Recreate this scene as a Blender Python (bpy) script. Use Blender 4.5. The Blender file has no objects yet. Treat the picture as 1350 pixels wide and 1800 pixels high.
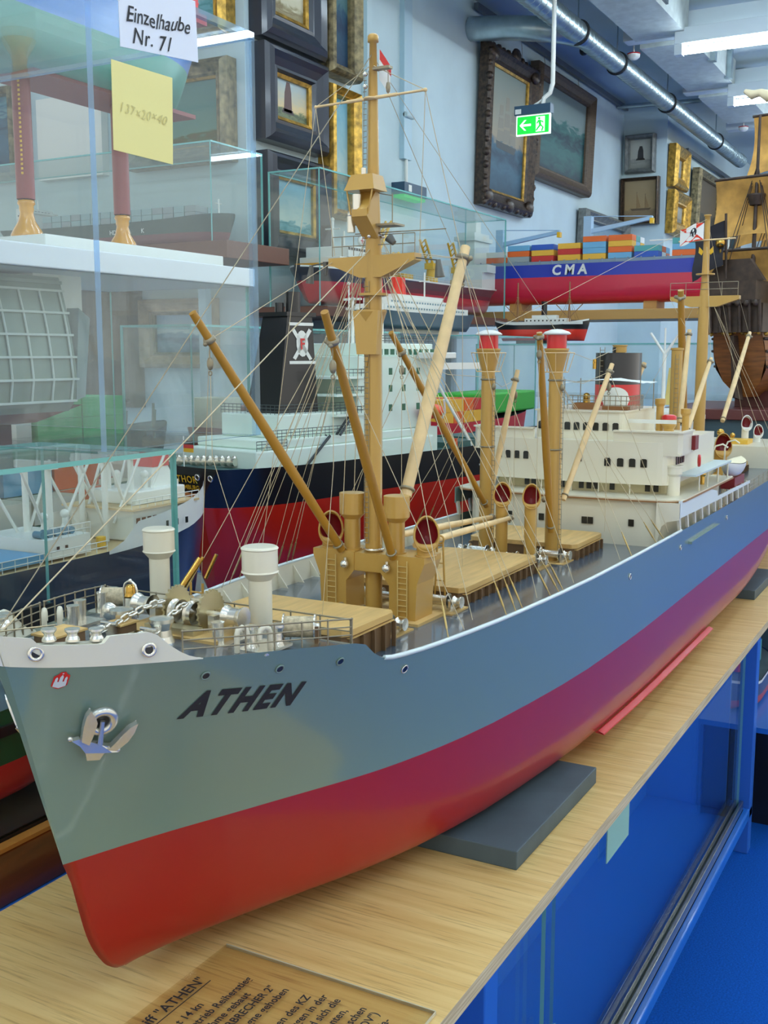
import bpy, math, random
from mathutils import Vector, Matrix
random.seed(7)
SC = bpy.context.scene
COL = SC.collection
# ---------------------------------------------------------------- camera, world, exposure
CAM = Vector((0, 0, 1.30)); PITCH = math.radians(8.3); YAW = math.radians(28.8)
_fw = Vector((math.cos(YAW)*math.cos(PITCH), math.sin(YAW)*math.cos(PITCH), -math.sin(PITCH)))
_rt = Vector((math.sin(YAW), -math.cos(YAW), 0)); _up = _rt.cross(_fw)
cd = bpy.data.cameras.new('camera'); cam = bpy.data.objects.new('camera', cd); COL.objects.link(cam)
cd.sensor_fit = 'VERTICAL'; cd.sensor_height = 36; cd.sensor_width = 27; cd.lens = 38.0; cd.clip_start = .02; cd.clip_end = 60
cam.matrix_world = Matrix(((_rt.x, _up.x, -_fw.x, CAM.x), (_rt.y, _up.y, -_fw.y, CAM.y), (_rt.z, _up.z, -_fw.z, CAM.z), (0, 0, 0, 1)))
SC.camera = cam
vs = SC.view_settings
vs.view_transform = 'Standard'; vs.look = 'None'; vs.gamma = 1; vs.use_curve_mapping = False; vs.exposure = 0.1
SC.cycles.transparent_max_bounces = 64; SC.cycles.max_bounces = 10
SC.cycles.caustics_reflective = False; SC.cycles.caustics_refractive = False
W = bpy.data.worlds.new('world'); SC.world = W; W.use_nodes = True
bgn = W.node_tree.nodes['Background']; bgn.inputs[0].default_value = (1.0, .985, .91, 1); bgn.inputs[1].default_value = 1.0
TUBE_POWER = 34.0

# ---------------------------------------------------------------- materials
def lin(c):
    return tuple(((v/255)/12.92 if v/255 <= .04045 else ((v/255+.055)/1.055)**2.4) for v in c) + (1,)
MATS = {}
def M(name, c, rough=.5, metal=0, coat=0, noise=0, nscale=20, emit=0, stretch=None, c2=None, bump=0, spec=.5):
    if name in MATS: return MATS[name]
    m = bpy.data.materials.new(name); m.use_nodes = True; nt = m.node_tree; p = nt.nodes['Principled BSDF']
    p.inputs['Base Color'].default_value = lin(c); p.inputs['Roughness'].default_value = rough
    p.inputs['Metallic'].default_value = metal; p.inputs['Specular IOR Level'].default_value = spec
    if coat: p.inputs['Coat Weight'].default_value = coat; p.inputs['Coat Roughness'].default_value = .09
    if emit: p.inputs['Emission Color'].default_value = lin(c); p.inputs['Emission Strength'].default_value = emit
    if noise or c2 or bump:
        tc = nt.nodes.new('ShaderNodeTexCoord'); mp = nt.nodes.new('ShaderNodeMapping'); nz = nt.nodes.new('ShaderNodeTexNoise')
        nt.links.new(tc.outputs['Object'], mp.inputs[0]); nt.links.new(mp.outputs[0], nz.inputs['Vector'])
        if stretch: mp.inputs['Scale'].default_value = stretch
        nz.inputs['Scale'].default_value = nscale; nz.inputs['Detail'].default_value = 5
        rp = nt.nodes.new('ShaderNodeValToRGB'); nt.links.new(nz.outputs['Fac'], rp.inputs[0])
        a = c2 or tuple(max(0, v*(1-noise)) for v in c); b = c if c2 else tuple(min(255, v*(1+noise)) for v in c)
        rp.color_ramp.elements[0].position = .32; rp.color_ramp.elements[1].position = .68
        rp.color_ramp.elements[0].color = lin(a); rp.color_ramp.elements[1].color = lin(b)
        nt.links.new(rp.outputs[0], p.inputs['Base Color'])
        if bump:
            bp = nt.nodes.new('ShaderNodeBump'); bp.inputs['Strength'].default_value = bump; bp.inputs['Distance'].default_value = .002
            nt.links.new(nz.outputs['Fac'], bp.inputs['Height']); nt.links.new(bp.outputs[0], p.inputs['Normal'])
    MATS[name] = m; return m
def glassmat(name, tint, refl=.10, rough=0.0, milk=0.0, fres=1.0):
    m = bpy.data.materials.new(name); m.use_nodes = True; nt = m.node_tree; nt.nodes.clear()
    out = nt.nodes.new('ShaderNodeOutputMaterial'); tr = nt.nodes.new('ShaderNodeBsdfTransparent'); gl = nt.nodes.new('ShaderNodeBsdfGlossy')
    tr.inputs[0].default_value = tuple(tint)+(1,); gl.inputs['Roughness'].default_value = rough
    lw = nt.nodes.new('ShaderNodeLayerWeight'); lw.inputs[0].default_value = .5
    pw = nt.nodes.new('ShaderNodeMath'); pw.operation = 'POWER'; pw.inputs[1].default_value = 4.5
    mu = nt.nodes.new('ShaderNodeMath'); mu.operation = 'MULTIPLY_ADD'; mu.inputs[1].default_value = .8*fres; mu.inputs[2].default_value = .035*fres
    nt.links.new(lw.outputs['Facing'], pw.inputs[0]); nt.links.new(pw.outputs[0], mu.inputs[0])
    mx = nt.nodes.new('ShaderNodeMixShader'); nt.links.new(mu.outputs[0], mx.inputs[0])
    src = tr.outputs[0]
    if milk:
        df = nt.nodes.new('ShaderNodeBsdfDiffuse'); df.inputs[0].default_value = (.75, .92, .95, 1)
        m2 = nt.nodes.new('ShaderNodeMixShader'); m2.inputs[0].default_value = milk
        nt.links.new(tr.outputs[0], m2.inputs[1]); nt.links.new(df.outputs[0], m2.inputs[2]); src = m2.outputs[0]
    nt.links.new(src, mx.inputs[1]); nt.links.new(gl.outputs[0], mx.inputs[2]); nt.links.new(mx.outputs[0], out.inputs[0])
    MATS[name] = m; return m
GLASS = glassmat('clear_glass', (.972, .992, .988), fres=.8, milk=.006)
ACRYL = glassmat('clear_acrylic', (.965, .985, .993), fres=.75, milk=.012)
G_EDGE = M('glass_edge', (120, 190, 185), .15)
A_EDGE = glassmat('acrylic_edge', (.42, .66, .96), fres=1.0, milk=.25)
WHITE = M('white_paint', (226, 228, 220), .4)
CREAM = M('ivory_paint', (224, 218, 194), .35, coat=.2)
TAN = M('ochre_paint', (192, 150, 70), .38, coat=.3)
TAN_LT = M('pale_wood_spar', (226, 196, 142), .45, noise=.05, nscale=40)
GOLDSP = M('dark_ochre_spar', (174, 126, 38), .4)
RED = M('signal_red', (205, 30, 30), .35, coat=.3)
DKRED = M('dark_red', (122, 16, 24), .4)
BOOT = M('antifouling_red', (152, 12, 3), .4, coat=.5)
HGREY = M('hull_grey', (108, 134, 122), .35, coat=1)
DECKG = M('deck_slate', (70, 88, 102), .22, coat=.5, noise=.08, nscale=12)
BLACK = M('black_paint', (20, 22, 26), .3, coat=.4)
SILVER = M('polished_silver', (232, 228, 214), .27, .85)
BRASS = M('brass', (200, 160, 80), .22, 1)
STEELWIRE = M('dull_wire', (150, 140, 115), .45, .6)
ROPE = M('rigging_cord', (200, 185, 150), .8)
WOODHATCH = M('hatch_veneer', (210, 172, 106), .5, noise=.06, nscale=120, stretch=(.12, 1, 1))
WOODDK = M('dark_coaming', (120, 92, 62), .5)
DARKWIN = M('dark_window', (34, 36, 34), .2)
GREYBLK = M('dark_grey_block', (72, 88, 94), .6, noise=.06)
INK = M('black_ink', (30, 30, 34), .7)

# ---------------------------------------------------------------- object helpers
ORG = {}
def tag(o, label, cat, group=None, kind=None):
    o['label'] = label; o['category'] = cat
    if group: o['group'] = group
    if kind: o['kind'] = kind
    return o
def thing(name, label, cat, loc=(0, 0, 0), rz=0, group=None, org=(0, 0, 0)):
    o = bpy.data.objects.new(name, None); COL.objects.link(o); o.location = loc; o.rotation_euler = (0, 0, rz); o.empty_display_size = .05
    ORG[o.name] = Vector(org)
    return tag(o, label, cat, group)
def struct(o):
    o['kind'] = 'structure'; return o
def copy_tree(o, parent=None):
    c = o.copy(); COL.objects.link(c); c.parent = parent
    for ch in list(o.children): copy_tree(ch, c)
    return c
class MB:
    def __init__(s): s.v = []; s.f = []; s.sm = []; s.mi = []
    def add(s, vs, fs, smooth=False, mi=0):
        n = len(s.v); s.v += [Vector(v) for v in vs]
        for f in fs: s.f.append([i+n for i in f]); s.sm.append(smooth); s.mi.append(mi)
        return s
    def box(s, x0, x1, y0, y1, z0, z1, mi=0):
        v = [(x, y, z) for z in (z0, z1) for y in (y0, y1) for x in (x0, x1)]
        return s.add(v, [(0, 2, 3, 1), (4, 5, 7, 6), (0, 1, 5, 4), (2, 6, 7, 3), (0, 4, 6, 2), (1, 3, 7, 5)], mi=mi)
    def cbox(s, c, d, rz=0, mi=0):
        R = Matrix.Rotation(rz, 3, 'Z'); c = Vector(c)
        v = [c + R @ Vector((x*d[0]/2, y*d[1]/2, z*d[2]/2)) for z in (-1, 1) for y in (-1, 1) for x in (-1, 1)]
        return s.add(v, [(0, 2, 3, 1), (4, 5, 7, 6), (0, 1, 5, 4), (2, 6, 7, 3), (0, 4, 6, 2), (1, 3, 7, 5)], mi=mi)
    @staticmethod
    def basis(d):
        d = Vector(d).normalized(); a = Vector((0, 0, 1)) if abs(d.z) < .9 else Vector((1, 0, 0))
        u = d.cross(a).normalized(); return u, d.cross(u).normalized(), d
    def ring(s, c, u, w, r, n): return [Vector(c)+(u*math.cos(2*math.pi*i/n)+w*math.sin(2*math.pi*i/n))*r for i in range(n)]
    def cyl(s, p0, p1, r0, r1=None, n=12, caps=True, mi=0):
        r1 = r0 if r1 is None else r1; p0 = Vector(p0); p1 = Vector(p1); u, w, d = s.basis(p1-p0)
        a = s.ring(p0, u, w, r0, n); b = s.ring(p1, u, w, r1, n)
        s.add(a+b, [(i, i+n, (i+1) % n+n, (i+1) % n) for i in range(n)], True, mi)
        if caps: s.add(a, [tuple(range(n))], False, mi); s.add(b, [tuple(reversed(range(n)))], False, mi)
        return s
    def lathe(s, prof, o=(0, 0, 0), ax=(0, 0, 1), n=20, mi=0, smooth=True):
        o = Vector(o); u, w, d = s.basis(ax); vs = []; fs = []
        for r, h in prof: vs += s.ring(o+d*h, u, w, max(r, 1e-5), n)
        for k in range(len(prof)-1):
            for i in range(n): fs.append((k*n+i, (k+1)*n+i, (k+1)*n+(i+1) % n, k*n+(i+1) % n))
        return s.add(vs, fs, smooth, mi)
    def turned(s, prof, o=(0, 0, 0), ax=(0, 0, 1), n=20, mi=0):      # sharp edges: each span its own vertices
        for a, b in zip(prof, prof[1:]): s.lathe([a, b], o, ax, n, mi)
        return s
    def sphere(s, c, r, n=12, mi=0, sc=(1, 1, 1)):
        vs = []; fs = []; m = n//2
        for j in range(m+1):
            t = math.pi*j/m
            for i in range(n):
                p = 2*math.pi*i/n; vs.append((c[0]+r*sc[0]*math.sin(t)*math.cos(p), c[1]+r*sc[1]*math.sin(t)*math.sin(p), c[2]+r*sc[2]*math.cos(t)))
        for j in range(m):
            for i in range(n): fs.append((j*n+i, (j+1)*n+i, (j+1)*n+(i+1) % n, j*n+(i+1) % n))
        return s.add(vs, fs, True, mi)
    def tube(s, pts, r, n=6, mi=0, rs=None):
        pts = [Vector(p) for p in pts]; vs = []; fs = []; up = None
        for i, p in enumerate(pts):
            d = (pts[min(i+1, len(pts)-1)]-pts[max(i-1, 0)]).normalized()
            if up is None: u, w, _ = s.basis(d)
            else:
                u = up - d*up.dot(d); u.normalize(); w = d.cross(u)
            up = u; vs += s.ring(p, u, w, rs[i] if rs else r, n)
        for k in range(len(pts)-1):
            for i in range(n): fs.append((k*n+i, k*n+(i+1) % n, (k+1)*n+(i+1) % n, (k+1)*n+i))
        s.add(vs, fs, True, mi); m = len(pts)
        return s.add(vs, [tuple(reversed(range(n))), tuple(range((m-1)*n, m*n))], False, mi)
    def torus(s, c, ax, R, r, n=16, k=6, mi=0, sx=1):
        u, w, d = s.basis(ax); c = Vector(c)
        pts = [c+(u*math.cos(2*math.pi*i/n)*sx+w*math.sin(2*math.pi*i/n))*R for i in range(n)]; vs = []; fs = []
        for i, p in enumerate(pts):
            o = (p-c).normalized(); vs += [p+(o*math.cos(2*math.pi*j/k)+d*math.sin(2*math.pi*j/k))*r for j in range(k)]
        for i in range(n):
            for j in range(k): fs.append((i*k+j, ((i+1) % n)*k+j, ((i+1) % n)*k+(j+1) % k, i*k+(j+1) % k))
        return s.add(vs, fs, True, mi)
    def prism(s, poly, vec, mi=0, smooth=False):
        n = len(poly); a = [Vector(p) for p in poly]; b = [p+Vector(vec) for p in a]
        s.add(a+b, [(i, (i+1) % n, (i+1) % n+n, i+n) for i in range(n)], smooth, mi)
        s.add(a, [tuple(reversed(range(n)))], False, mi); return s.add(b, [tuple(range(n))], False, mi)
    def grid(s, rows, mi=0, smooth=True, flip=False):
        n = len(rows[0]); vs = [p for r in rows for p in r]; fs = []
        for j in range(len(rows)-1):
            for i in range(n-1):
                f = (j*n+i, j*n+i+1, (j+1)*n+i+1, (j+1)*n+i); fs.append(tuple(reversed(f)) if flip else f)
        return s.add(vs, fs, smooth, mi)
    def build(s, name, mats, parent=None, loc=None, rz=0, bevel=0, fix=True):
        me = bpy.data.meshes.new(name); me.from_pydata([tuple(v) for v in s.v], [], s.f)
        for m in (mats if isinstance(mats, (list, tuple)) else [mats]): me.materials.append(m)
        me.polygons.foreach_set('use_smooth', s.sm); me.polygons.foreach_set('material_index', s.mi); me.update()
        if fix:
            import bmesh
            b = bmesh.new(); b.from_mesh(me); bmesh.ops.recalc_face_normals(b, faces=b.faces); b.to_mesh(me); b.free()
        o = bpy.data.objects.new(name, me); COL.objects.link(o)
        if parent is not None:
            o.parent = parent
            if parent.name in ORG: o.location = -ORG[parent.name]
        if loc is not None:
            o.location = Vector(loc) + (o.location if parent is not None else Vector((0, 0, 0)))
        if rz: o.rotation_euler = (0, 0, rz)
        if bevel:
            bv = o.modifiers.new('bevel', 'BEVEL'); bv.width = bevel; bv.segments = 2; bv.limit_method = 'ANGLE'; bv.angle_limit = .7
        return o
def box(name, m, x0, x1, y0, y1, z0, z1, parent=None, bevel=0):
    return MB().box(x0, x1, y0, y1, z0, z1).build(name, m, parent, bevel=bevel)
def base_box(name, m, x0, x1, y0, y1, z0, z1, label, cat, group=None, bevel=.001):   # a thing that is one box mesh, origin at its base
    o = MB().box(-(x1-x0)/2, (x1-x0)/2, -(y1-y0)/2, (y1-y0)/2, 0, z1-z0).build(name, m, None, loc=((x0+x1)/2, (y0+y1)/2, z0), bevel=bevel)
    return tag(o, label, cat, group)
def text_mesh(txt, size, shear=0, weight=0, spacing=1.0, res=3):
    cu = bpy.data.curves.new('t', 'FONT'); cu.body = txt; cu.size = size; cu.shear = shear; cu.offset = weight; cu.space_character = spacing; cu.resolution_u = res
    ob = bpy.data.objects.new('t', cu); COL.objects.link(ob); dg = bpy.context.evaluated_depsgraph_get()
    me = bpy.data.meshes.new_from_object(ob.evaluated_get(dg)); vs = [v.co.copy() for v in me.vertices]; fs = [list(p.vertices) for p in me.polygons]
    bpy.data.objects.remove(ob); bpy.data.curves.remove(cu); bpy.data.meshes.remove(me)
    return vs, fs
def put_text(txt, size, o, ex, ey, m, parent, name='lettering', lift=.0006, **k):      # flat lettering on a plane: origin o, axes ex, ey
    vs, fs = text_mesh(txt, size, **k); ex = Vector(ex).normalized(); ey = Vector(ey).normalized(); n = ex.cross(ey); o = Vector(o)
    b = MB(); b.add([o+ex*v.x+ey*v.y+n*lift for v in vs], fs)
    return b.build(name, m, parent, fix=False)
def itp(t, x):
    if x <= t[0][0]: return t[0][1]
    for (a, b), (c, d) in zip(t, t[1:]):
        if x <= c: return b+(d-b)*(x-a)/(c-a)
    return t[-1][1]
def sitp(t, x):                                                     # monotone cubic through the points of t
    n = len(t)
    if x <= t[0][0]: return t[0][1]
    if x >= t[-1][0]: return t[-1][1]
    h = [t[i+1][0]-t[i][0] for i in range(n-1)]; s = [(t[i+1][1]-t[i][1])/h[i] for i in range(n-1)]
    m = [s[0]]+[0 if s[i-1]*s[i] <= 0 else 3*(h[i-1]+h[i])/((2*h[i]+h[i-1])/s[i-1]+(h[i]+2*h[i-1])/s[i]) for i in range(1, n-1)]+[s[-1]]
    for i in range(n-1):
        if x <= t[i+1][0]:
            u = (x-t[i][0])/h[i]; a, b = t[i][1], t[i+1][1]
            return a*(1+2*u)*(1-u)**2+b*u*u*(3-2*u)+h[i]*(m[i]*u*(1-u)**2-m[i+1]*u*u*(1-u))
# ---------------------------------------------------------------- room shell
WALLM = M('wall_plaster', (196, 216, 220), .8, noise=.03, nscale=3)
CEILM = M('ceiling_paint', (196, 210, 210), .85, noise=.03, nscale=2)
CARPET = M('blue_carpet', (14, 90, 184), .95, noise=.10, nscale=260, bump=.4, spec=.15)
GALV = M('galvanised_steel', (168, 184, 188), .32, .85, noise=.06, nscale=14)
struct(box('floor', CARPET, -3, 14, -3, 4.6, -.05, 0))
struct(box('ceiling', CEILM, -3, 14, -3, 4.6, 3.16, 3.26))
struct(box('wall_left', WALLM, 3.87, 8.3, 2.5, 2.62, 0, 3.16))
struct(box('wall_pilaster', WALLM, 3.19, 3.87, 2.3, 2.62, 0, 3.16))
struct(box('wall_back_left', WALLM, 3.19, 3.31, 2.62, 4.6, 0, 3.16))
struct(box('wall_step', WALLM, 8.3, 8.42, 2.17, 2.62, 0, 3.16))
struct(box('wall_far_left', WALLM, 8.42, 14, 2.17, 2.29, 0, 3.16))
struct(box('wall_far', WALLM, 13.9, 14, -3, 2.17, 0, 3.16))
struct(box('trim_1', WALLM, 4.34, 4.38, 2.47, 2.5, 0, 3.16))
def cable(name, X0, X1, Y, z, label):
    t = thing(name, label, 'picture rail', ((X0+X1)/2, Y, z), org=((X0+X1)/2, Y, z))
    MB().box(X0, X1, Y-.012, Y+.012, z-.016, z+.016).build('rail', M('rail_metal', (92, 100, 110), .4, .5), t)
    return t
cable('picture_rail', 5.5, 8.26, 2.47, 3.115, 'dark picture hanging rail above the two big seascapes')
cable('picture_rail', 8.75, 11.1, 2.13, 2.865, 'dark picture hanging rail on the far wall behind the brown sailing ship')
t = thing('wall_conduit', 'vertical grey cable trunking on the pale wall right of the tall mast', 'conduit', (4.74, 2.49, 2.1), org=(4.74, 2.49, 2.1))
MB().box(4.70, 4.78, 2.475, 2.5, 2.22, 3.16).build('trunking', M('trunking_plastic', (176, 204, 216), .5), t)
MB().cyl((4.74, 2.485, 2.09), (4.74, 2.485, 2.22), .008).build('cable', WHITE, t)
MB().cyl((4.70, 2.47, 2.42), (4.78, 2.47, 2.42), .012).build('clip', WALLM, t)

# fluorescent fixtures: a carrier channel across the aisle and a batten with one bare tube below it
TUBE = M('fluorescent_tube', (228, 244, 255), emit=TUBE_POWER)
FIX = M('lamp_housing', (206, 218, 222), .45)
def fixture():
    t = thing('fluorescent_light', 'fluorescent batten', 'ceiling light', (0, 0, 0), group='fluorescent lights in the aisle')
    MB().box(-.032, .032, -1.6, 0, .02, .10).build('housing', FIX, t, bevel=.004)
    MB().cyl((0, -1.56, -.012), (0, -.04, -.012), .019, n=10).build('tube', TUBE, t)
    for y in (-.02, -1.58): MB().box(-.025, .025, y-.02, y+.02, -.034, .02).build('end_cap', FIX, t)
    return t
def beam():
    t = thing('carrier_channel', 'channel', 'ceiling channel', (0, 0, 0), group='white channels carrying the lights')
    MB().box(-.05, .05, -3.2, 0, 0, .11).build('channel', FIX, t)
    for y in (-.3, -2.6): MB().cyl((0, y, .1), (0, y, .16), .006).build('hanger_rod', GALV, t)
    return t
fx = fixture(); bm0 = beam()
LX = [-2.1, -.75, .6, 1.95, 3.31, 4.67, 6.03, 7.39, 8.75, 10.1]
FAR = {6.03: 'lit fluorescent tube nearest the top right corner of the photo', 7.39: 'lit fluorescent tube second from the top right, below the first', 8.75: 'fluorescent tube behind the brown ship sails, third in the row'}
for i, x in enumerate(LX):
    for k, y in enumerate((1.55, -.6)):
        if k and not (-1 < x < 8): continue
        o = fx if i == k == 0 else copy_tree(fx)
        o.location = (x, y, 2.90)
        o['label'] = FAR[x] if (k == 0 and x in FAR) else ('bare fluorescent batten in the row above the near tables, out of the photo' if k == 0 else 'bare fluorescent batten over the carpet aisle, out of the photo')
        if not (k == 0 and x in FAR): o['group'] = 'overhead battens outside the picture' if k == 0 else 'battens over the aisle outside the picture'
    o = bm0 if i == 0 else copy_tree(bm0)
    o.location = (x+.13, 1.86, 3.0)
    o['label'] = {6.03: 'white ceiling channel above the topmost lit tube', 7.39: 'white ceiling channel above the second lit tube', 8.75: 'white ceiling channel furthest away, over the brown sails'}.get(x, 'white ceiling channel carrying a light, out of the photo')
    if x not in FAR: o['group'] = 'channels outside the picture'

# round spiral duct with clamps, branch to the wall
t = thing('spiral_duct', 'round galvanised ventilation duct hung below the ceiling with a branch to the wall', 'duct', (7, 1.95, 2.88), org=(7, 1.95, 2.88))
d = MB(); d.cyl((4.3, 1.95, 2.94), (9.9, 1.95, 2.94), .055, n=20)
for i in range(90): d.torus((4.35+i*.062, 1.95, 2.94), (1, .06, 0), .0555, .0018, 20, 4)
d.build('main_duct', GALV, t)
b = MB(); b.tube([(5.68, 1.95, 2.94), (5.6, 1.985, 2.94), (5.55, 2.04, 2.945), (5.52, 2.12, 2.955), (5.5, 2.26, 2.975), (5.49, 2.5, 3.0)], .062, 18); b.build('branch_duct', GALV, t)
for x in (5.62, 6.3, 7.42, 8.9): MB().torus((x, 1.95, 2.94), (1, 0, 0), .058, .008, 24, 6).build('clamp', M('black_rubber', (28, 34, 38), .6), t)
for x in (5.62, 6.3, 7.42, 8.9): MB().cyl((x, 1.95, 2.99), (x, 1.95, 3.16), .004).build('hanger', GALV, t)
t = thing('ventilation_box', 'pale rectangular air duct with a grille under the ceiling', 'duct', (6.5, 1.55, 3.0), org=(6.5, 1.55, 3.0))
VB = M('duct_board', (190, 200, 196), .6, noise=.05)
MB().box(4.92, 6.08, 1.5, 1.78, 2.98, 3.155).build('duct_section', VB, t)
MB().box(6.3, 7.42, 1.52, 1.82, 3.0, 3.155).build('duct_section', VB, t); MB().box(7.65, 8.6, 1.50, 1.80, 3.0, 3.155).build('duct_section', VB, t)
g = MB(); g.box(5.2, 5.62, 1.487, 1.5, 3.01, 3.13); g.build('grille', M('grille_dark', (70, 84, 92), .5), t)
for x in (6.7, 7.15, 7.95): MB().box(x, x+.05, 1.49, 1.53, 2.99, 3.16).build('bracket', GALV, t)
def detector(x, y, z, label):
    t = thing('smoke_detector', label, 'smoke detector', (x, y, z), org=(x, y, z))
    MB().lathe([(0, 0), (.02, .003), (.034, .015), (.036, .03)], (x, y, z), n=18).build('body', WHITE, t)
    MB().lathe([(.0365, .03), (.037, .036), (.0, .037)], (x, y, z), n=18).build('red_ring', RED, t)
    MB().cyl((x, y, z+.037), (x, y, 3.16), .004).build('stem', WHITE, t)
detector(6.32, 1.86, 2.95, 'small white smoke detector with red ring left of the topmost lit tube')
detector(8.68, 1.70, 2.95, 'small white smoke detector near the far brown sails')
t = thing('security_camera', 'small dark round camera on the ceiling beside the spiral duct', 'camera', (6.6, 2.25, 3.12), org=(6.6, 2.25, 3.12))
MB().lathe([(.0, 0), (.03, .01), (.045, .04)], (6.6, 2.25, 3.12), n=16).build('base', WHITE, t); MB().sphere((6.6, 2.25, 3.115), .028).build('lens', BLACK, t)
t = thing('cross_pipe', 'thin pipe running over to the wall under the ceiling at the end of the rail', 'pipe', (8.1, 2.2, 3.1), org=(8.1, 2.2, 3.1))
MB().cyl((8.1, 2.49, 3.10), (8.1, 1.84, 3.08), .016).build('pipe', GALV, t)

# green exit sign on a bent rod
GREEN = M('exit_green', (20, 196, 60), .4, emit=.9); EXW = M('exit_white', (235, 250, 240), .4, emit=.9)
t = thing('exit_sign', 'green emergency exit sign with white arrow and running figure hung from the ceiling', 'exit sign', (5, 1.94, 2.33), org=(5, 1.94, 2.33))
MB().box(4.985, 5.03, 1.855, 2.035, 2.42, 2.462).build('housing', M('sign_housing', (46, 76, 98), .5), t)
MB().box(4.983, 4.985, 2.0, 2.03, 2.425, 2.447).build('maker_plate', WHITE, t)
MB().box(5.0, 5.012, 1.86, 2.03, 2.328, 2.42).build('panel', EXW, t)
MB().box(4.998, 5.0, 1.866, 2.024, 2.334, 2.414).build('green_face', GREEN, t)
a = MB(); Xf = 4.997
def flat(pts): return [(Xf, y, z) for y, z in pts]
a.prism(flat([(2.012, 2.374), (1.988, 2.398), (1.978, 2.398), (1.997, 2.379), (1.955, 2.379), (1.955, 2.369), (1.997, 2.369), (1.978, 2.350), (1.988, 2.350)]), (.002, 0, 0)); a.build('arrow', EXW, t)
MB().prism(flat([(1.93, 2.34), (1.93, 2.408), (1.886, 2.408), (1.886, 2.34)]), (.002, 0, 0)).build('doorway', EXW, t)
Xf = 4.995; r = MB()
r.lathe([(0, 0), (.0055, 0), (.0055, .002)], (4.995, 1.913, 2.399), (1, 0, 0), 12)
for q in ([(1.918, 2.392), (1.906, 2.392), (1.902, 2.368), (1.912, 2.366)], [(1.918, 2.392), (1.927, 2.378), (1.923, 2.375), (1.914, 2.386)], [(1.906, 2.39), (1.894, 2.386), (1.892, 2.378), (1.896, 2.377), (1.898, 2.382), (1.907, 2.384)],
          [(1.912, 2.370), (1.922, 2.358), (1.930, 2.346), (1.925, 2.344), (1.916, 2.355), (1.905, 2.366)], [(1.91, 2.368), (1.897, 2.358), (1.903, 2.342), (1.897, 2.341), (1.890, 2.358), (1.902, 2.370)]): r.prism(flat(q), (.002, 0, 0))
r.build('running_figure', GREEN, t)
MB().tube([(5.005, 1.90, 2.46), (5.005, 1.895, 2.49), (5.005, 1.865, 2.51), (5.005, 1.853, 2.55), (5.005, 1.853, 3.16)], .011, 8).build('rod', WHITE, t)
MB().tube([(5.01, 1.95, 2.46), (5.01, 1.92, 2.475), (5.01, 1.875, 2.50), (5.01, 1.862, 2.55)], .006, 6).build('cable', WHITE, t)
t = thing('small_exit_sign', 'small dark exit lamp box on the pale wall low beside the mast', 'exit sign', (4.73, 2.46, 2.05), org=(4.73, 2.46, 2.05))
MB().box(4.62, 4.85, 2.43, 2.5, 2.045, 2.1).build('housing', M('sign_housing', (46, 76, 98), .5), t)
MB().box(4.625, 4.845, 2.435, 2.49, 2.03, 2.045).build('green_panel', GREEN, t); MB().box(4.66, 4.69, 2.428, 2.43, 2.06, 2.09).build('maker_plate', WHITE, t)

# ---------------------------------------------------------------- framed marine paintings
def seamat(sky1, sky2, sea1, sea2, hz=.4, sc=4, seed=0, haze=.16):
    key = 'canvas_%d' % len(MATS); m = bpy.data.materials.new(key); m.use_nodes = True; nt = m.node_tree; p = nt.nodes['Principled BSDF']; MATS[key] = m
    p.inputs['Roughness'].default_value = .5; p.inputs['Specular IOR Level'].default_value = .2
    tc = nt.nodes.new('ShaderNodeTexCoord'); sx = nt.nodes.new('ShaderNodeSeparateXYZ'); nt.links.new(tc.outputs['Generated'], sx.inputs[0])
    mp = nt.nodes.new('ShaderNodeMapping'); mp.inputs['Location'].default_value = (seed, seed*2.3, 0); mp.inputs['Scale'].default_value = (1, 1, 2.2); nt.links.new(tc.outputs['Generated'], mp.inputs[0])
    nz = nt.nodes.new('ShaderNodeTexNoise'); nz.inputs['Scale'].default_value = sc; nz.inputs['Detail'].default_value = 7; nz.inputs['Distortion'].default_value = .8; nt.links.new(mp.outputs[0], nz.inputs['Vector'])
    ma = nt.nodes.new('ShaderNodeMath'); ma.operation = 'MULTIPLY_ADD'; ma.inputs[1].default_value = haze*1.6; nt.links.new(nz.outputs['Fac'], ma.inputs[0])
    sb = nt.nodes.new('ShaderNodeMath'); sb.operation = 'SUBTRACT'; sb.inputs[1].default_value = haze*.8; nt.links.new(sx.outputs['Z'], sb.inputs[0]); nt.links.new(sb.outputs[0], ma.inputs[2])
    rp = nt.nodes.new('ShaderNodeValToRGB'); e = rp.color_ramp.elements; e[0].position = 0; e[0].color = lin(sea2); e[1].position = 1; e[1].color = lin(sky1)
    for pos, c in ((hz*.5, sea1), (hz*.75, sea2), (hz-.02, sea1), (hz+.03, sky2), (hz+.03+(1-hz)*.45, tuple((a+b)/2 for a, b in zip(sky1, sky2)))):
        q = e.new(pos); q.color = lin(c)
    nt.links.new(ma.outputs[0], rp.inputs[0]); nt.links.new(rp.outputs[0], p.inputs['Base Color']); return m
FR = {'gold': M('gilt_frame', (176, 138, 60), .35, .6, noise=.25, nscale=40), 'black': M('black_frame', (36, 42, 54), .35, coat=.3),
      'brown': M('brown_frame', (92, 76, 58), .5, noise=.12, nscale=30, stretch=(1, 1, 6)), 'darkgold': M('dark_ornate_frame', (58, 46, 36), .4, .2, noise=.45, nscale=60),
      'grey': M('grey_frame', (112, 116, 112), .5, noise=.15, nscale=30), 'oak': M('oak_frame', (168, 142, 108), .5, noise=.12, nscale=25), 'greygold': M('worn_gold_frame', (116, 104, 74), .45, .3, noise=.35, nscale=35)}
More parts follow.
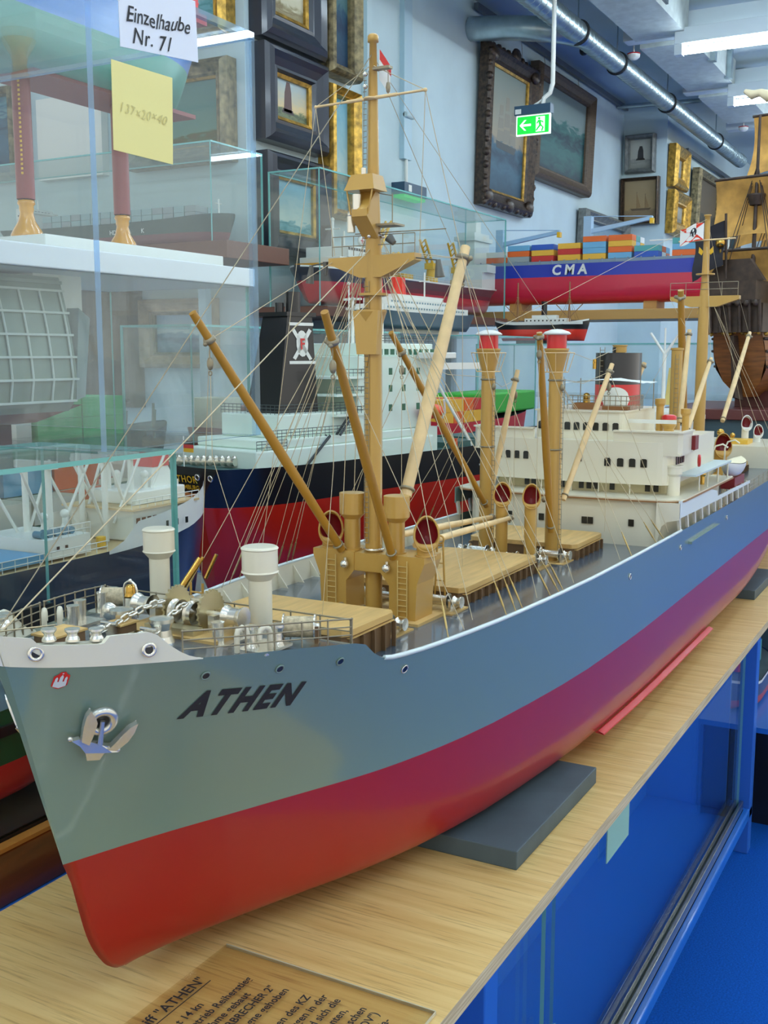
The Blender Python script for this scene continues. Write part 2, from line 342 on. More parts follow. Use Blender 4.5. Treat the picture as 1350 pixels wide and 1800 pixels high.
def painting(label, X, Y, u0, u1, z0, z1, fw, fr, canvas, face='Y', tilt=3, ornate=False, inner=None, sails=None, depth=.05, group=None, wire=False):
    # hangs on a wall that faces -Y (u is X) or -X (u is -Y); local frame: x right, z up, -y towards the viewer, origin at bottom centre
    w = abs(u1-u0); h = z1-z0
    if face == 'Y': loc = ((u0+u1)/2, Y-.03, z0); rz = 0
    else: loc = (X-.03, (u0+u1)/2, z0); rz = -math.pi/2
    t = thing('framed_painting', label, 'painting', loc, rz, group); t.rotation_euler = (math.radians(tilt), 0, rz)
    f = MB(); prof = [(0, .028), (0, -depth*.5), (fw*.12, -depth*.8), (fw*.3, -depth), (fw*.5, -depth*.72), (fw*.78, -depth*.45), (fw*.9, -depth*.5), (fw, -depth*.2), (fw, .02)]
    rows = []
    for o, y in prof: rows.append([Vector((-w/2+o, y, o)), Vector((w/2-o, y, o)), Vector((w/2-o, y, h-o)), Vector((-w/2+o, y, h-o)), Vector((-w/2+o, y, o))])
    f.grid(rows, smooth=False)
    if ornate:
        for k in range(46):
            s = k/46*2*(w+h); q = (s-w/2, 0) if s < w else ((w/2, s-w) if s < w+h else ((w/2-(s-w-h), h) if s < 2*w+h else (-w/2, h-(s-2*w-h))))
            f.sphere((q[0]*.985, -depth*.6, fw*.15+q[1]*(1-fw*.3/h)), fw*random.uniform(.16, .30), 8)
        for c in ((-w/2+.05, .05), (w/2-.05, .05), (0, .03), (-w/2+.05, h-.05), (w/2-.05, h-.05), (0, h+.0)): f.sphere((c[0], -depth*.7, c[1]), fw*.48, 10, sc=(1.4, .5, 1))
    f.build('frame', FR[fr], t)
    if inner:
        g = MB(); iw = fw*.14; r2 = [[Vector((-w/2+o, y, o)), Vector((w/2-o, y, o)), Vector((w/2-o, y, h-o)), Vector((-w/2+o, y, h-o)), Vector((-w/2+o, y, o))] for o, y in ((fw, .01), (fw, -.012), (fw+iw, -.006), (fw+iw, .012))]
        g.grid(r2, smooth=False); g.build('inner_slip', FR[inner], t)
    c = MB(); c.box(-w/2+fw*.97, w/2-fw*.97, .004, .018, fw*.97, h-fw*.97); cv = c.build('canvas', canvas, t)
    if sails:
        col, col2, sx, sz, ss, kind = sails; s = MB(); s2 = MB(); cx = -w/2+fw+(w-2*fw)*sx; cz = fw+(h-2*fw)*sz
        def P(*q): return [(cx+a*ss, .0035, cz+b*ss) for a, b in q]
        if kind == 'ship':
            for mx, mh in ((-.32, .9), (0, 1.15), (.32, .85)):
                for lv in range(3):
                    b0 = .16+lv*mh*.28; ww = .19-.045*lv; s.prism(P((mx-ww, b0), (mx+ww, b0+.03), (mx+ww*.85, b0+mh*.25), (mx-ww*.8, b0+mh*.24)), (0, .001, 0))
            s2.prism(P((-.5, .02), (.45, 0), (.55, .14), (-.55, .16)), (0, .001, 0))
        elif kind == 'two':
            for mx, mh in ((-.2, .8), (.2, .7)): s.prism(P((mx-.01, .1), (mx+.2, .14), (mx, mh)), (0, .001, 0))
            s2.prism(P((-.5, .1), (.5, .1), (.4, 0), (-.42, 0)), (0, .001, 0)); s2.prism(P((-.21, .1), (-.19, .1), (-.19, .85), (-.21, .85)), (0, .001, 0)); s2.prism(P((.19, .1), (.21, .1), (.21, .75), (.19, .75)), (0, .001, 0))
        else:
            s.prism(P((-.2, 0), (.2, 0), (.17, .55), (.1, .8), (-.06, .8), (-.16, .5)), (0, .001, 0)); s2.prism(P((-.3, -.04), (.3, -.04), (.24, .08), (-.24, .08)), (0, .001, 0))
        s.build('painted_sails', M('sail%s' % (col,), col, .6), cv); s2.build('painted_hull', M('phull%s' % (col2,), col2, .6), cv)
    for dx in ((-w*.3, w*.3) if wire else ()): MB().cyl((dx, .012, h-.01), (dx, .028, min(h+.35, 3.09-z0)), .0016, n=5).build('hanging_wire', STEELWIRE, t)
    return t
SEA1 = seamat((130, 146, 138), (160, 148, 124), (56, 96, 116), (28, 62, 82), .42, 5, 1)
SEA2 = seamat((120, 140, 140), (120, 140, 136), (48, 104, 100), (14, 52, 62), .62, 5, 2, .3)
SEA3 = seamat((120, 150, 170), (170, 186, 184), (86, 130, 150), (50, 92, 116), .5, 4, 3)
SEA4 = seamat((150, 176, 190), (214, 190, 140), (120, 128, 96), (84, 96, 76), .28, 5, 4, .25)
SEA5 = seamat((225, 226, 214), (196, 190, 160), (150, 140, 104), (130, 116, 84), .25, 3, 5, .3)
SEA6 = seamat((96, 130, 130), (70, 104, 110), (40, 74, 96), (28, 50, 76), .5, 5, 6)
SEA7 = seamat((112, 170, 190), (190, 206, 196), (120, 172, 180), (92, 148, 150), .22, 4, 7, .3)
SEA8 = seamat((74, 120, 118), (96, 134, 118), (84, 96, 60), (92, 84, 52), .2, 4, 8, .3)
SEA9 = seamat((44, 96, 120), (90, 140, 150), (40, 100, 128), (16, 60, 88), .8, 9, 9, .35)
BEIGE = seamat((150, 132, 100), (158, 134, 96), (140, 122, 92), (132, 112, 84), .3, 3, 10, .2)
GREYP = seamat((170, 172, 160), (160, 160, 150), (140, 142, 134), (128, 130, 124), .3, 3, 11, .2)
BROWNP = seamat((96, 86, 70), (110, 96, 74), (80, 78, 66), (70, 62, 50), .4, 3, 12, .3)
DARKP = seamat((70, 96, 100), (86, 104, 104), (60, 86, 90), (44, 62, 66), .4, 4, 13, .3)
painting('large seascape of a full sailing ship in an ornate dark carved frame', 0, 2.5, 5.56, 6.27, 2.11, 2.95, .085, 'darkgold', SEA1, ornate=True, inner='gold', sails=((140, 136, 120), (70, 76, 74), .5, .36, .27, 'ship'), tilt=2, wire=True)
painting('large painting of empty green waves in a plain brown frame', 0, 2.5, 6.31, 7.36, 2.36, 3.02, .08, 'brown', SEA2, tilt=2, wire=True)
painting('grey-framed painting behind the crane of the blue container ship', 0, 2.5, 7.25, 8.26, 1.75, 2.28, .075, 'grey', SEA3, tilt=2)
painting('small grey-framed picture of one dark sail, upper of two on the end wall', 8.3, 0, 2.47, 2.245, 2.645, 2.92, .035, 'grey', GREYP, 'X', 2, sails=((40, 40, 40), (60, 56, 50), .5, .3, .12, 'one'))
painting('dark-framed picture of a two-masted boat on beige, lower of two on the end wall', 8.3, 0, 2.49, 2.205, 2.265, 2.61, .022, 'darkgold', BEIGE, 'X', 2, sails=((140, 112, 72), (96, 78, 56), .52, .28, .16, 'two'))
painting('small gilt-framed picture at the far corner, the upper of two', 0, 2.17, 8.32, 8.72, 2.54, 2.85, .09, 'gold', GREYP, tilt=2)
painting('small gilt-framed picture at the far corner, the lower of two', 0, 2.17, 8.32, 8.80, 2.20, 2.52, .10, 'gold', GREYP, tilt=2)
painting('tall brownish painting in a thin gilt frame on the far wall', 0, 2.17, 9.04, 9.90, 2.22, 2.78, .06, 'greygold', BROWNP, tilt=2)
painting('dark green painting next to the brown sails on the far wall', 0, 2.17, 9.94, 10.8, 2.22, 2.80, .05, 'brown', DARKP, tilt=2)
painting('black-framed pale picture cut by the top edge, above the other black frame', 0, 2.3, 3.215, 3.63, 2.385, 2.80, .095, 'black', SEA5, tilt=0, inner='gold')
painting('black-framed picture of a lone dark sail in a yellow sky', 0, 2.3, 3.23, 3.635, 2.045, 2.372, .085, 'black', SEA4, tilt=0, inner='gold', sails=((92, 66, 62), (70, 56, 56), .42, .24, .13, 'one'))
painting('lowest black-framed picture, half behind the glass case tops', 0, 2.3, 3.24, 3.648, 1.66, 2.01, .075, 'black', SEA7, tilt=0, inner='gold')
painting('dark blue sea picture in a worn gold frame at the top beside the mast', 0, 2.3, 3.655, 3.885, 2.36, 2.86, .045, 'greygold', SEA6, tilt=0)
painting('cloudy sky picture in a bright gilt frame left of the mast', 0, 2.3, 3.655, 3.87, 1.83, 2.32, .035, 'gold', SEA7, tilt=0)
painting('brown gilt-framed painting seen through the acrylic hood beside the yellow note', 3.19, 0, 2.80, 2.335, 1.965, 2.31, .055, 'greygold', SEA8, 'X', 0, inner='gold')
painting('gilt-framed painting behind the top of the acrylic hood', 3.19, 0, 2.85, 2.335, 2.38, 2.85, .06, 'gold', SEA7, 'X', 0)
painting('seascape with rough blue waves at the far left edge', 3.19, 0, 4.2, 3.36, 1.98, 2.33, .03, 'greygold', SEA9, 'X', 0)
painting('oak-framed blue picture low on the white wall behind the hood', 3.19, 0, 2.76, 2.43, 1.25, 1.50, .05, 'oak', SEA3, 'X', 0, inner='greygold')
painting('dim brown seascape behind the ribbed grey hull', 3.19, 0, 3.12, 2.79, 1.10, 1.58, .03, 'brown', BROWNP, 'X', 0)
MB().box(-.035, 0, -.33, .0, 0, .30).build('x', WHITE, None).name = 'white_panel'
wp = bpy.data.objects['white_panel']; wp.location = (3.188, 3.26, 1.965); tag(wp, 'plain white board leaning on the back wall behind the red column', 'board')
# ---------------------------------------------------------------- tables, glass cases, hood
BLUEST = M('blue_steel', (44, 106, 196), .4, coat=.3)
BLUEPN = M('blue_panel', (36, 116, 214), .35, coat=.3)
ALU = M('aluminium', (176, 172, 160), .25, 1)
PLY = M('plywood_face', (228, 196, 130), .42, coat=.1, nscale=5, stretch=(16, .9, 1), c2=(210, 170, 102), spec=.4)
def plymat():                                                       # long veneer fibres plus a few darker streaks
    nt = PLY.node_tree; p = nt.nodes['Principled BSDF']; tc = nt.nodes.new('ShaderNodeTexCoord'); mp = nt.nodes.new('ShaderNodeMapping'); mp.inputs['Scale'].default_value = (90, 3.2, 1)
    nz = nt.nodes.new('ShaderNodeTexNoise'); nz.inputs['Scale'].default_value = 3.2; nz.inputs['Detail'].default_value = 6; nz.inputs['Roughness'].default_value = .65
    nt.links.new(tc.outputs['Object'], mp.inputs[0]); nt.links.new(mp.outputs[0], nz.inputs['Vector'])
    rp = nt.nodes.new('ShaderNodeValToRGB'); rp.color_ramp.elements[0].position = .30; rp.color_ramp.elements[0].color = (.45, .36, .26, 1); rp.color_ramp.elements[1].position = .47; rp.color_ramp.elements[1].color = (1, 1, 1, 1)
    nt.links.new(nz.outputs['Fac'], rp.inputs[0]); mx = nt.nodes.new('ShaderNodeMix'); mx.data_type = 'RGBA'; mx.blend_type = 'MULTIPLY'; mx.inputs[0].default_value = .75
    src = p.inputs['Base Color'].links[0].from_socket; nt.links.new(src, mx.inputs[6]); nt.links.new(rp.outputs[0], mx.inputs[7]); nt.links.new(mx.outputs[2], p.inputs['Base Color'])
plymat()
PLYEDGE = M('plywood_edge', (214, 198, 158), .7, nscale=60, stretch=(.3, 1, 9), c2=(176, 156, 116))
b = MB(); b.box(-1.65, 1.65, -.211, .211, .0, .0148); o = b.build('plywood_board', [PLY, PLYEDGE], loc=(1.95, .536, .7852))
for p in o.data.polygons: p.material_index = 0 if abs(p.normal.z) > .5 else 1
tag(o, 'long pale plywood board under the grey and red freighter', 'board')
def steel_table(name, label, x0, x1, y0, y1, ztop, xs, shelf_z, top=True, foot=0):
    t = thing(name, label, 'table', ((x0+x1)/2, (y0+y1)/2, 0), org=((x0+x1)/2, (y0+y1)/2, 0))
    for x in xs:
        for y in (y0+.02, y1-.02): MB().box(x-.02, x+.02, y-.02, y+.02, 0, ztop-.04).build('leg', BLUEST, t, bevel=.002)
    for y in (y0+.02, y1-.02): MB().box(x0, x1, y-.02, y+.02, ztop-.04, ztop-(.012 if top else 0)).build('top_rail', BLUEST, t)
    MB().box(x0, x1, y0, y1, shelf_z-.03, shelf_z).build('lower_shelf', BLUEPN, t, bevel=.004)
    MB().box(x0, x1, y1-.018, y1-.006, shelf_z, ztop-.04).build('back_panel', BLUEPN, t)
    if top: MB().box(x0, x1, y0, y1, ztop-.012, ztop).build('table_top', BLUEST, t, bevel=.002)
    return t
t = steel_table('display_table', 'blue steel table carrying the plywood board and the big freighter', .55, 2.85, .455, .735, .785, (.62, 1.09, 2.83), .125, top=False)
tr = MB(); tr.box(.7, 2.79, .468, .476, .125, .152); tr.box(.7, 2.79, .486, .492, .125, .152); tr.box(.7, 2.79, .502, .510, .125, .152); tr.box(.7, 2.79, .468, .51, .125, .131)
tr.build('sliding_track', ALU, t, bevel=.001)
MB().box(1.12, 1.33, .66, .67, .13, .74).build('dark_gap_sheet', BLACK, t)  # dark of the gap past the leg, put in as a black sheet
MB().box(2.77, 2.78, .51, .72, .126, .66).build('divider', BLUEPN, t)
def pane(x0, x1, y0, y1, z0, z1, mat=None, edge=None):
    b = MB(); b.box(x0, x1, y0, y1, z0, z1); d = sorted([(x1-x0, 0), (y1-y0, 1), (z1-z0, 2)])[0][1]; b.mi = [1]*6
    for i, f in enumerate(b.f):
        n = (b.v[f[1]]-b.v[f[0]]).cross(b.v[f[2]]-b.v[f[0]])
        if abs(n[d]) > 1e-9 and abs(n[d]) >= .99*n.length: b.mi[i] = 0
    return b
t = thing('sliding_glass_pane', 'front glass pane standing in the metal track below the plywood board', 'glass pane', (2.05, .481, .131), org=(2.05, .481, .131))
pane(1.335, 2.78, .478, .484, .132, .742).build('pane', [GLASS, G_EDGE], t)
STK = M('pale_green_paper', (150, 196, 176), .7)
MB().box(1.612, 1.735, .4765, .478, .487, .62).build('sticker', STK, t)
MB().lathe([(0, 0), (.016, .0005), (.017, .001)], (1.37, .4775, .33), (0, -1, 0), 14).build('sticker', STK, t)
t = thing('sliding_glass_pane', 'rear glass pane in the second groove of the metal track, at the near end', 'glass pane', (1.1, .497, .131), org=(1.1, .497, .131))
pane(.75, 1.42, .494, .4995, .132, .742).build('pane', [GLASS, G_EDGE], t)
# information sheet: clear plastic with printed text lying on the board near its corner
PLAST = glassmat('plastic_sheet', (.96, .93, .86), fres=1.0, milk=.0)
t = thing('information_sheet', 'clear plastic sheet with black German text lying on the plywood', 'sign', (.60, .40, .80), org=(0, 0, .80))
t.location = (0, 0, .80); ORG[t.name] = Vector((0, 0, .80))
b = MB(); b.box(.36, .687, .333, .531, .8005, .8028); b.build('sheet', [PLAST], t)
MB().box(.36, .687, .3322, .333, .8004, .8032).build('cut_edge', M('plastic_edge', (196, 190, 166), .2), t)
MB().box(.687, .6878, .333, .531, .8004, .8032).build('cut_edge', M('plastic_edge', (196, 190, 166), .2), t)
def rtext(s, xr, y, size):
    vs, fs = text_mesh(s, size, spacing=1.02, weight=.0002); w = max(v.x for v in vs); bb = MB(); bb.add([(xr-w+v.x, y+v.y, .8034) for v in vs], fs); bb.build('text_line', INK, t, fix=False); return xr-w
x0 = rtext('iff "ATHEN"', .636, .512, .0135); MB().box(x0, .637, .5085, .5092, .8032, .8035).build('underline', INK, t)
for s, xr, y in (('t 14 kn', .608, .4925), ('Betrieb Reiherstieg', .655, .4805), ('nahme gebaut', .637, .469), ('"SPERRBRECHER 2"', .654, .4575), ('agne gehoben', .656, .446), ('en des KZ', .657, .426), ('ugen in der', .664, .4145), ('d sich die', .664, .403), ('nten,', .655, .3915), ('nschen', .664, .380), ('LOV")', .663, .3685), ('ia-', .660, .357)):
    rtext(s, xr, y, .0098)
# dark grey blocks that carry the freighter
base_box('support_block', GREYBLK, .935, 1.185, .366, .762-.003, .80, .8195, 'thick dark grey slab under the front half of the big freighter', 'support block')
base_box('support_block', GREYBLK, 2.27, 2.52, .379, .744, .80, .8195, 'dark grey slab under the stern half of the big freighter', 'support block')

# neighbouring table with its wood-based glass case, the hood and the other models
steel_table('model_table', 'blue table behind the big freighter, crowded with other ship models', .25, 3.55, .752, 2.22, .785, (.3, 1.9, 3.5), .2)
WB = M('mahogany_base', (112, 58, 18), .35, coat=.5, noise=.2, nscale=9, stretch=(1, 5, 5)); WBT = M('light_mahogany', (178, 118, 48), .4)
t = thing('glass_case', 'low glass case on a mahogany base beside the freighter bow', 'display case', (.6, .92, .785), org=(.6, .92, .785))
MB().box(.3, .965, .772, 1.005, .785, .838).build('base', WB, t, bevel=.002)
MB().box(.3, .965, .772, .784, .838, .842).build('base_edge', WBT, t)
MB().box(.32, .955, .785, .995, .838, .845).build('base_board', M('black_board', (24, 24, 28), .4), t)
MB().box(.33, .935, .975, .985, .845, 1.0).build('back_cloth', BLACK, t)
def glass_case(t, x0, x1, y0, y1, z0, z1, th=.005, top=True, mats=None, post=True):
    mats = mats or [GLASS, G_EDGE]
    pane(x0, x1, y0, y0+th, z0, z1).build('front_pane', mats, t); pane(x0, x1, y1-th, y1, z0, z1).build('back_pane', mats, t)
    pane(x0, x0+th, y0+th, y1-th, z0, z1).build('side_pane', mats, t); pane(x1-th, x1, y0+th, y1-th, z0, z1).build('side_pane', mats, t)
    if top: pane(x0, x1, y0, y1, z1, z1+th).build('top_pane', mats, t)
glass_case(t, .32, .945, .785, .995, .845, 1.19)
# acrylic hood
t = thing('acrylic_hood', 'large clear acrylic hood with thick bluish edges and two paper notes', 'display hood', (1.0, 1.2, 1.197), org=(1.0, 1.2, 1.181))
t.location = (1.0, 1.1, 1.196); ORG[t.name] = Vector((1.0, 1.1, 1.182))
AM = [ACRYL, A_EDGE]
glass_case(t, .873, 1.158, .82, 1.385, 1.182, 1.672, .008, True, AM)
t = thing('paper_note', 'white paper with handwritten Einzelhaube taped to the acrylic hood', 'note', (.978, .815, 1.62), org=(.978, .815, 1.605))
MB().prism([(.912, .8185, 1.676), (1.040, .8185, 1.684), (1.043, .8185, 1.618), (.913, .8185, 1.605)], (0, -.0008, 0)).build('sheet', M('note_paper', (226, 232, 242), .7), t)
def hand(s, o, size, ex, ey, m, par, w=.0, sp=1.0):                    # uneven slanted strokes
    ob = put_text(s, size, o, ex, ey, m, par, 'handwriting', lift=.0003, shear=.34, weight=w, spacing=sp); q0 = Vector(o)
    for v in ob.data.vertices: q = (v.co.x-q0.x)/size; v.co.z += size*(.05*math.sin(q*1.9)+.03*math.sin(q*5.3)); v.co.x += size*.05*math.sin((v.co.z-q0.z)/size*4+q)
    return ob
hand('Einzelhaube', (.921, .8172, 1.632), .0225, (1, 0, .12), (-.06, 0, 1), INK, t, w=.0001)
hand('Nr. 71', (.930, .8172, 1.612), .0225, (1, 0, .10), (-.06, 0, 1), INK, t, w=.0001, sp=1.1)
t = thing('sticky_note', 'yellow square note with faint pencilled 137x20x40 on the acrylic hood', 'note', (.946, .815, 1.5), org=(.946, .815, 1.5-.016))
MB().prism([(.8985, .8185, 1.588), (.996, .8185, 1.590), (.993, .8185, 1.496), (.8975, .8185, 1.497)], (0, -.0008, 0)).build('sheet', M('yellow_paper', (236, 226, 150), .7), t)
hand('137×20×40', (.906, .8172, 1.537), .0145, (1, 0, -.01), (0, 0, 1), M('pencil', (204, 195, 130), .8), t, sp=1.15)
# glass case with white top, behind the hood
t = thing('glass_case', 'tall glass case with a white top board behind the acrylic hood', 'display case', (1.5, 1.6, .785), org=(1.5, 1.6, .785))
MB().box(.88, 1.965, 1.40, 1.82, 1.445, 1.483).build('top_board', M('white_lacquer', (232, 236, 236), .4), t, bevel=.002)
glass_case(t, .89, 1.955, 1.41, 1.81, .795, 1.445, .005, False)
MB().box(.88, 1.965, 1.40, 1.82, .785, .795).build('base', WHITE, t)
t = thing('glass_case', 'long glass case behind the black-funnelled tanker', 'display case', (2.5, 1.9, .785), org=(2.5, 1.9, .785))
MB().box(2.02, 3.08, 1.62, 1.86, .785, .80).build('base', WHITE, t); glass_case(t, 2.03, 3.07, 1.63, 1.85, .80, 1.365)
# far cabinets
CAB = M('cabinet_grey_blue', (120, 150, 160), .5)
t = thing('display_cabinet', 'glass-topped cabinet carrying the white liner, beyond the tanker', 'display case', (3.9, 1.9, 0), org=(3.9, 1.9, 0))
MB().box(3.62, 4.2, 1.60, 2.24, 0, .95).build('plinth', CAB, t); glass_case(t, 3.62, 4.2, 1.6, 2.24, .95, 1.365)
t = thing('display_cabinet', 'wide glass cabinet under the small black-hulled steamer', 'display case', (4.6, 1.3, 0), org=(4.6, 1.3, 0))
MB().box(4.38, 4.82, .55, 1.95, 0, .9).build('plinth', CAB, t); glass_case(t, 4.38, 4.82, .55, 1.95, .9, 1.34)
MB().box(4.39, 4.81, .56, 1.94, 1.12, 1.126).build('glass_shelf', [GLASS], t)
t = thing('stand', 'dark stand below the brown wooden sailing ship', 'plinth', (4.0, .72, 0), org=(4.0, .72, 0))
MB().box(3.62, 4.22, .5, .92, 0, 1.09).build('plinth', M('dark_plinth', (60, 84, 92), .5), t); MB().box(3.6, 4.24, .48, .93, 1.09, 1.125).build('top', M('redbrown_top', (92, 44, 40), .4), t, bevel=.003)
# shelves on the wall and across
SHB = M('brown_shelf', (112, 74, 58), .5); SHL = M('pine_shelf', (196, 150, 84), .5)
def shelf(label, x0, x1, y0, y1, z0, z1, m, posts):
    t = thing('shelf', label, 'shelf', ((x0+x1)/2, (y0+y1)/2, 0), org=((x0+x1)/2, (y0+y1)/2, 0)); MB().box(x0, x1, y0, y1, z0, z1).build('board', m, t, bevel=.002)
    for x, y in posts: MB().box(x-.015, x+.015, y-.015, y+.015, 0, z0).build('post', M('shelf_post', (150, 170, 176), .5), t)
    return t
shelf('brown wall shelf under the green and dark red container ship', 2.80, 3.15, 2.10, 3.7, 1.60, 1.655, SHB, [(2.9, 2.27), (2.9, 3.5)])
shelf('brown wall shelf carrying the black and red cargo ship in its glass case', 3.2, 4.81, 1.98, 2.29, 1.43, 1.465, SHB, [(3.6, 2.265), (4.78, 2.265)])
shelf('long pine shelf carrying the blue and red container ship', 4.83, 5.2, .6, 2.44, 1.455, 1.50, SHL, [(5.1, .7), (5.1, 2.4)])
t = thing('glass_case', 'long glass case around the black and red cargo ship on the wall shelf', 'display case', (4, 2.1, 1.465), org=(4, 2.1, 1.465))
glass_case(t, 3.173, 4.8, 1.99, 2.20, 1.465, 1.915)
t = thing('glass_case', 'glass case around the green container ship on the upper shelf', 'display case', (3.0, 2.8, 1.655), org=(3.0, 2.8, 1.655))
glass_case(t, 2.82, 3.10, 2.17, 3.65, 1.655, 1.96)
# cabinet seen under the far end of the plywood
t = thing('low_cabinet', 'low blue cabinet with dark inside in the aisle beyond the table leg', 'cabinet', (3.25, .53, 0), org=(3.25, .53, 0))
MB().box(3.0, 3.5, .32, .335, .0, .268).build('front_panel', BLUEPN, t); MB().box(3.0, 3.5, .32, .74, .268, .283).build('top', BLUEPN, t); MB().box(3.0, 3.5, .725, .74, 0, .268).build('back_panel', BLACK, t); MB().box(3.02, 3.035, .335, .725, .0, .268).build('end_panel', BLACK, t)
# ---------------------------------------------------------------- the big freighter
OY = .564; OZ = .80
ship = thing('cargo_freighter', 'large grey and red model freighter with ochre masts, the long one on the plywood board', 'ship model', (1.85, OY, .8195), org=(1.85, 0, .0195))
SO = ORG[ship.name]
STEM = [(.02, .600), (.024, .585), (.04, .569), (.061, .558), (.096, .548), (.131, .539), (.19, .522), (.247, .506), (.295, .491), (.33, .480)]
STERN = [(.02, 2.98), (.05, 3.02), (.131, 3.10), (.2, 3.17), (.30, 3.21)]
WLB = [(0, 0), (.06, .0225), (.152, .063), (.286, .119), (.372, .142), (.436, .154), (.697, .179), (.938, .184), (3, .184)]
DKB = [(0, .006), (.015, .025), (.04, .047), (.07, .066), (.1, .083), (.17, .116), (.24, .143), (.3, .158), (.37, .167), (.5, .179), (.7, .184), (3, .184)]
SHEER = [(.48, .296), (.491, .2945), (.6, .2835), (.70, .273), (.735, .2685), (.748, .264), (.765, .2505), (.785, .2450), (.85, .2435), (1.0, .2435), (1.2, .2415), (1.46, .239), (2.0, .236), (2.6, .24), (3.25, .262)]
ZW = .131
def stern_f(e, top):
    w = .42 if top else .55
    return 1. if e >= w else max(0, (1-(1-e/w)**2.2))**(.5 if top else .8)
def half(X, z):
    d = X-sitp(STEM, z); e = sitp(STERN, z)-X
    if d <= 1e-6 or e <= 1e-6: return 0.
    bw = sitp(WLB, d)*stern_f(e, False)
    if z <= ZW:
        n = min(sitp([(0, 4), (.1, 7), (.3, 9), (3, 9)], d), sitp([(0, 1.2), (.5, 2.), (.9, 8), (4, 9)], e)); s = max(0, min(1, (ZW-z)/(ZW-.02)))
        return bw*max(0, (1-s**n))**(1/n)
    bd = sitp(DKB, d)*stern_f(e, True)
    return bw+(bd-bw)*min(1.15, (z-ZW)/(.285-ZW))**1.35
def sheer(X): return sitp(SHEER, X)
def edge(X, side=-1, inset=0, dz=0): z = sheer(X); return Vector((X, side*max(0, half(X, z)-inset), z+dz))
def hp(X, z, lift=0):                                                # point on the port shell, lifted along the normal
    e = 1e-3; p = Vector((X, -half(X, z), z)); a = Vector((X+e, -half(X+e, z), z))-p; b = Vector((X, -half(X, z+e), z+e))-p
    return p+a.cross(b).normalized()*lift
U = [0, .0015, .004, .008, .013, .019, .026, .034, .042, .05, .058, .066, .074, .082, .0863, .0906, .095, .0985, .102, .1055, .109, .1125, .118, .126, .136, .15]+[.17+.03*i for i in range(22)]+[.82, .845, .87, .89, .91, .93, .945, .96, .97, .98, .988, .994, 1]
hb = MB()
for sd in (-1, 1):
    th = [math.pi/2*(1-i/22) for i in range(23)]; rows = []
    for u in U:
        r = []
        for a in th:
            nn = 9; s = abs(math.sin(a))**(2/nn) if a > 0 else 0; z = ZW-(ZW-.02)*s
            X = sitp(STEM, z)+(sitp(STERN, z)-sitp(STEM, z))*u
            d = X-sitp(STEM, z); e = sitp(STERN, z)-X
            bw = sitp(WLB, d)*stern_f(e, False); n2 = min(sitp([(0, 4), (.1, 7), (.3, 9), (3, 9)], d), sitp([(0, 1.2), (.5, 2.), (.9, 8), (4, 9)], e))
            y = bw*(abs(math.cos(a))**(2/n2)); s2 = abs(math.sin(a))**(2/n2); z2 = ZW-(ZW-.02)*s2
            r.append(Vector((sitp(STEM, z2)+(sitp(STERN, z2)-sitp(STEM, z2))*u if d > 1e-6 else X, sd*y, z2)))
        rows.append(r)
    hb.grid(rows, 1, flip=(sd > 0))
    rows = []
    for u in U:
        r = []
        for k in range(13):
            z = ZW; X = 0
            for _ in range(6):
                X = sitp(STEM, z)+(sitp(STERN, z)-sitp(STEM, z))*u; z = ZW+(sheer(X)-ZW)*k/12
            r.append(Vector((X, sd*(half(X, z) if 0 < u < 1 else (.0045*k/12 if u == 0 else 0)), z)))
        rows.append(r)
    hb.grid(rows, 0, flip=(sd > 0))
hb.add([(sitp(STEM, ZW+(.295-ZW)*k/12), s*.0045*k/12, ZW+(.295-ZW)*k/12) for k in range(13) for s in (-1, 1)], [(2*k, 2*k+1, 2*k+3, 2*k+2) for k in range(12)], True, 0)
hull = hb.build('hull', [HGREY, BOOT], ship, fix=False)
# decks
def deckz(X): return sheer(X)-.027 if X > .74 else sheer(X)-.002
def deck_part(name, Xs, dz, mat, inset=.002, mirror=True):
    b = MB(); rows = []
    for X in Xs:
        z = dz(X); y = max(.002, half(X, min(z, sheer(X)))-inset); rows.append([Vector((X, y*k/6, z+.002*(1-(k/6)**2))) for k in range(-6, 7)])
    b.grid(rows, smooth=True, flip=True); return b.build(name, mat, ship)
FD = [.494, .5, .51, .52, .535, .55, .57, .6, .63, .66, .69, .715, .738]
deck_part('forecastle_deck', FD, lambda X: sheer(X)-.003, DECKG)
deck_part('main_deck', [.739, .76, .78, .8, .85, .9, 1, 1.1, 1.2, 1.3, 1.4, 1.5, 1.6, 1.8, 2, 2.2, 2.4, 2.6, 2.8, 2.9, 3, 3.08, 3.14], lambda X: sitp([(.739, .2205), (1.0, .2175), (1.46, .212), (2, .209), (2.6, .212), (3.2, .23)], X), DECKG)
def dz_(X): return sitp([(.739, .2205), (1.0, .2175), (1.46, .212), (2, .209), (2.6, .212), (3.2, .23)], X)+.002
b = MB(); b.grid([[Vector((.739, (half(.739, z)-.003)*(-1+k/6), z)) for k in range(13)] for z in (.219, .232, .245, .256, .2665)], smooth=False); b.build('forecastle_bulkhead', CREAM, ship)
